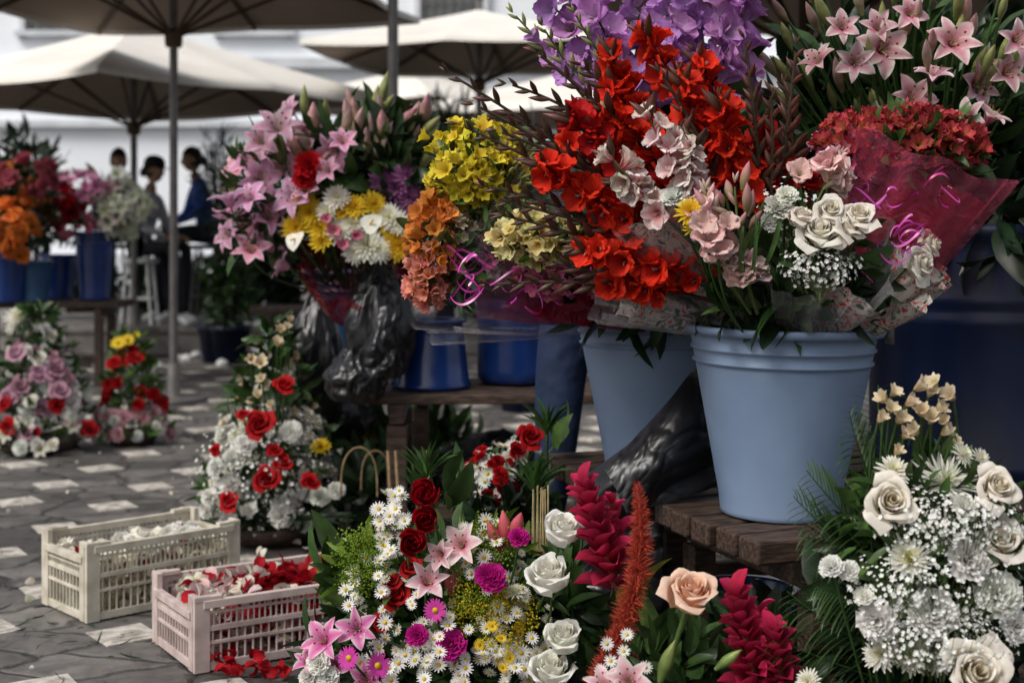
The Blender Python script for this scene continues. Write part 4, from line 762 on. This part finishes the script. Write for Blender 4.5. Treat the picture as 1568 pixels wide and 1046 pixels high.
# ================================================================ PEOPLE
def figure(name,base,J,E,R,lab,cols,head,face,hair=(.012,.01,.009),cap=None,skin=(.32,.18,.12),hands=()):
    e=empty(name,base); me=bpy.data.meshes.new('body'); ks=list(J); me.from_pydata([tuple(A(J[k_])-A(base)) for k_ in ks],[(ks.index(x),ks.index(y)) for x,y in E],[]); o=bpy.data.objects.new('tmp',me); bpy.context.scene.collection.objects.link(o)
    sk=o.modifiers.new('s','SKIN'); sk.use_smooth_shade=True
    for i,k_ in enumerate(ks):
        me.skin_vertices[0].data[i].radius=R[k_] if isinstance(R[k_],tuple) else (R[k_],R[k_]); me.skin_vertices[0].data[i].use_root=(k_=='pelvis')
    o.modifiers.new('b','SUBSURF').levels=2
    bpy.context.view_layer.update(); dg=bpy.context.evaluated_depsgraph_get(); m2=bpy.data.meshes.new_from_object(o.evaluated_get(dg)); bpy.data.objects.remove(o)
    m2.name='body'; n=len(m2.vertices); v=np.zeros(n*3); m2.vertices.foreach_get('co',v); v=v.reshape(-1,3)
    segs=[(A(J[x])-A(base),A(J[y])-A(base),lab.get(y,lab.get(x,'top'))) for x,y in E]; best=np.full(n,9e9); cc_=np.zeros((n,4),np.float32); cc_[:,3]=1
    for x,y,l in segs:
        ab=y-x; t=np.clip(((v-x)@ab)/(ab@ab),0,1); dd=np.linalg.norm(v-(x+t[:,None]*ab),axis=1); mk=dd<best; best[mk]=dd[mk]; cc_[mk,:3]=cols[l]
    at=m2.color_attributes.new('Col','FLOAT_COLOR','POINT'); at.data.foreach_set('color',cc_.ravel()); m2.materials.clear(); m2.materials.append(M_skin); ob=bpy.data.objects.new('body',m2); bpy.context.scene.collection.objects.link(ob); ob.parent=e
    for p_ in m2.polygons: p_.use_smooth=True
    f=nrm(face); up=A([0,0,1.]); x=nrm(np.cross(f,up)); z=np.cross(x,f); Rm=np.stack([x,f,z],1); hd=Acc()
    g_=ball(1,26,32,skin); v=g_[0].copy(); c=np.array(g_[2]).copy(); u=v.copy()
    v=v*A([.074,.093,.115]); low=np.clip(-u[:,2],0,1); v[:,0]*=1-.30*low; v[:,1]*=1-.12*low*(u[:,1]<0)
    fr=(u[:,1]>0)
    def bump(x0,z0,sx,sz,am): return am*np.exp(-((v[:,0]-x0)/sx)**2-((v[:,2]-z0)/sz)**2)*fr
    v[:,1]+=bump(0,-.012,.011,.022,.022)+bump(0,-.078,.02,.016,.008)+bump(.03,.022,.03,.01,.005)+bump(-.03,.022,.03,.01,.005)-bump(.03,.002,.014,.011,.010)-bump(-.03,.002,.014,.011,.010)+bump(0,-.05,.02,.01,.006)
    lip=(np.exp(-(v[:,0]/.02)**2-((v[:,2]+.05)/.007)**2)*fr)[:,None]; c=c*(1-lip)+A([.3,.08,.07])*lip
    hd.add((v,g_[1],c),Rm,head-A(base))
    for sx in (-1,1):
        hd.add(ball(.011,6,8,(.6,.58,.55)),Rm,head-A(base)+Rm@A([sx*.03,.079,.002])); hd.add(ball(.006,5,7,(.02,.015,.01)),Rm,head-A(base)+Rm@A([sx*.03,.0865,.002]))
        hd.add(ball(1,6,8,skin,(.010,.018,.030)),Rm,head-A(base)+Rm@A([sx*.074,-.005,-.005]))
    hd.build('head',M_skin,e); ha=Acc(); g_=ball(1,18,24,hair); v=g_[0].copy(); keep=v*A([.083,.103,.124]); q=(v[:,1]>.25)&(v[:,2]<.42); keep[q]*=.80
    keep[:,2]=np.where(keep[:,2]<-.07,-.07,keep[:,2]); ha.add((keep+A([0,-.008,.008]),g_[1],g_[2]),Rm,head-A(base)); ha.add(ball(1,8,10,hair,(.035,.035,.045)),Rm,head-A(base)+Rm@A([0,-.11,-.03])); ha.build('hair',M_skin,e)
    if cap is not None:
        k_=Acc(); pr=[(.0885,.0),(.0905,.02),(.085,.06),(.06,.095),(.02,.108),(.001,.109)]; gl_=lathe(pr,24,cap); v=gl_[0]*A([.95,1.14,1]); k_.add((v,gl_[1],gl_[2]),Rm,head-A(base)+Rm@A([0,-.005,.035]))
        br_=petal(.085,.075,1.45,1.75,-.15,5,7,([0,.5,1],[1,.95,.6]),c0=cap,c1=cap,r0=.085); k_.add(br_,Rm,head-A(base)+Rm@A([0,0,.04])); k_.build('cap',M_skin,e)
    if hands:
        hh=Acc()
        for w_,dr,pn in hands:
            w_=A(w_)-A(base); dr=nrm(dr); pn=nrm(A(pn)-dr*np.dot(pn,dr)); sd=np.cross(dr,pn); R3=np.stack([sd,pn,dr],1)
            hh.add(ball(1,8,12,skin,(.040,.016,.050),(0,0,.045)),R3,w_)
            for kx,(ox,L_) in enumerate(((-.030,.062),(-.010,.075),(.010,.070),(.029,.055))):
                hh.add(tube([(ox*.8,0,.07),(ox,-.004,.09),(ox*1.05,-.02,.09+L_*.5),(ox*1.05,-.042,.088+L_*.78)],[.0095,.009,.008,.004],6,skin),R3,w_)
            hh.add(tube([(.028,0,.02),(.05,-.008,.045),(.058,-.02,.075)],[.012,.010,.005],6,skin),R3,w_)
        hh.build('hands',M_skin,e)
    return e
ER=[('pelvis','waist'),('waist','chest'),('chest','neck'),('neck','headb'),('chest','shL'),('shL','elL'),('elL','wrL'),('chest','shR'),('shR','elR'),('elR','wrR'),('pelvis','hipL'),('hipL','knL'),('knL','anL'),('anL','toL'),('pelvis','hipR'),('hipR','knR'),('knR','anR'),('anR','toR')]
RR=dict(pelvis=(.15,.12),waist=(.13,.105),chest=(.16,.115),neck=.055,headb=.05,shL=.065,elL=.045,wrL=.03,shR=.065,elR=.045,wrR=.03,hipL=.095,knL=.065,anL=.042,toL=.035,hipR=.095,knR=.065,anR=.042,toR=.035)
LB=dict(waist='top',chest='top',neck='top',headb='skin',shL='top',elL='top',wrL='top',shR='top',elR='top',wrR='top',hipL='leg',knL='leg',anL='leg',toL='shoe',hipR='leg',knR='leg',anR='leg',toR='shoe')
def seated(name,x,y,z0,seat,fx,fy,cols,cap,lean=.08,hair=(.012,.01,.009)):
    f=nrm(A([fx,fy,0.])); s_=np.cross(f,[0,0,1.]); b=A([x,y,z0]); U=A([0,0,1.]); h=b+U*(seat+.11)
    J=dict(pelvis=h,waist=h+U*.16+f*.01,chest=h+U*.38+f*lean,neck=h+U*.52+f*(lean+.03),headb=h+U*.60+f*(lean+.05))
    for k_,sg in (('L',-1),('R',1)):
        J['sh'+k_]=h+U*.43+f*lean+s_*sg*.17; J['el'+k_]=h+U*.18+f*(lean+.08)+s_*sg*.22; J['wr'+k_]=h+U*.10+f*.33+s_*sg*.10
        J['hip'+k_]=h+s_*sg*.09-U*.01; J['kn'+k_]=h+f*.42+s_*sg*.12+U*.01; J['an'+k_]=b+f*(.42+.04*sg)+s_*sg*.12+U*.09; J['to'+k_]=b+f*(.56+.04*sg)+s_*sg*.13+U*.04
    e=figure(name,b,J,ER,RR,LB,cols,h+U*.70+f*(lean+.07),f+A([0,0,-.15]),hair,cap,hands=[(J['wrL'],f+U*-.2,U),(J['wrR'],f-U*.2,U)])
    st=Acc(); st.add(lathe([(.001,seat-.04),(.17,seat-.04),(.175,seat-.02),(.17,seat),(.001,seat+.002)],28))
    for a_ in range(4): t_=a_*math.pi/2+.78; st.add(tube([(.2*math.cos(t_),.2*math.sin(t_),.0),(.13*math.cos(t_),.13*math.sin(t_),seat-.04)],.014,6))
    for a_ in range(4):
        t_=a_*math.pi/2+.78; t2=t_+math.pi/2; k_=.175; st.add(tube([(k_*math.cos(t_),k_*math.sin(t_),.25),(k_*math.cos(t2),k_*math.sin(t2),.25)],.009,6))
    so=st.build('stool',M_white if cap else M_pole); so.location=(x,y,z0)
    return e
SK=(.32,.18,.12)
seated('seated_woman',P(214,0,13.15)[0],13.15,.252,.62,1,-.3,dict(top=(.40,.40,.44),leg=(.014,.014,.018),shoe=(.7,.7,.7),skin=SK),(.01,.01,.012))
seated('seated_man',P(178,0,13.9)[0],13.9,.252,.74,.4,-.9,dict(top=(.05,.06,.09),leg=(.02,.02,.03),shoe=(.03,.03,.03),skin=SK),None)
seated('seated_man',P(318,0,13.6)[0],13.6,.252,.74,-.9,-.4,dict(top=(.03,.08,.34),leg=(.012,.014,.02),shoe=(.6,.6,.6),skin=SK),None)
b=A([P(905,0,4.35)[0],4.35,0]); U=A([0,0,1.]); f=A([.25,-.95,0]); s_=A([.96,.25,0]); h=b+U*.86
J=dict(pelvis=h,waist=h+U*.14,chest=h+U*.36+s_*.06,neck=h+U*.50+s_*.09,headb=h+U*.56+s_*.10)
for k_,sg in (('L',-1),('R',1)):
    J['sh'+k_]=h+U*.42+s_*(.06+sg*.16); J['el'+k_]=h+U*.20+s_*(.06+sg*.20)+f*.1; J['wr'+k_]=h+U*.16+s_*(.06+sg*.12)+f*.32
    J['hip'+k_]=h+s_*sg*.09-U*.03; J['kn'+k_]=b+U*.46+s_*(sg*.11-.02)+f*.05; J['an'+k_]=b+U*.08+s_*(sg*.13-.04); J['to'+k_]=b+U*.035+s_*(sg*.15-.03)+f*.15
figure('flower_vendor',b,J,ER,RR,LB,dict(top=(.02,.02,.03),leg=(.012,.022,.055),shoe=(.03,.03,.03),skin=SK),h+U*.66+s_*.11,f+A([0,0,-.3]),hands=[(J['wrL'],f,U),(J['wrR'],f,U)])

# ================================================================ LIGHT / CAMERA
sc_=bpy.context.scene; w=bpy.data.worlds.new('World'); sc_.world=w; w.use_nodes=True; nt=w.node_tree
sky=nt.nodes.new('ShaderNodeTexSky'); sky.sky_type='NISHITA'; sky.sun_disc=False; sky.sun_elevation=math.radians(50); sky.sun_rotation=math.radians(-133); sky.air_density=1.2; sky.dust_density=4
hs_=nt.nodes.new('ShaderNodeHueSaturation'); hs_.inputs['Saturation'].default_value=.4; nt.links.new(sky.outputs[0],hs_.inputs['Color']); nt.links.new(hs_.outputs[0],nt.nodes['Background'].inputs[0]); nt.nodes['Background'].inputs[1].default_value=.15
sl=bpy.data.lights.new('sun','SUN'); sl.energy=2.5; sl.angle=math.radians(26); sl.color=(1,.965,.91); so=bpy.data.objects.new('sun',sl); sc_.collection.objects.link(so)
az=math.radians(-133); el=math.radians(50); sd=Vector((math.sin(az)*math.cos(el),math.cos(az)*math.cos(el),math.sin(el))); so.rotation_euler=sd.to_track_quat('Z','Y').to_euler(); so.location=(-5,0,8)
cm=bpy.data.cameras.new('camera'); co=bpy.data.objects.new('camera',cm); sc_.collection.objects.link(co); co.location=(0,0,H); co.rotation_euler=(math.radians(90),0,0)
cm.lens=50; cm.sensor_width=36; cm.shift_y=-(523-350)/1568.; cm.clip_end=1000; cm.dof.use_dof=True; cm.dof.focus_distance=3.0; cm.dof.aperture_fstop=3.4; sc_.camera=co
sc_.view_settings.view_transform='Standard'; sc_.view_settings.look='None'; sc_.view_settings.exposure=0
print('verts',sum(len(m.vertices) for m in bpy.data.meshes))
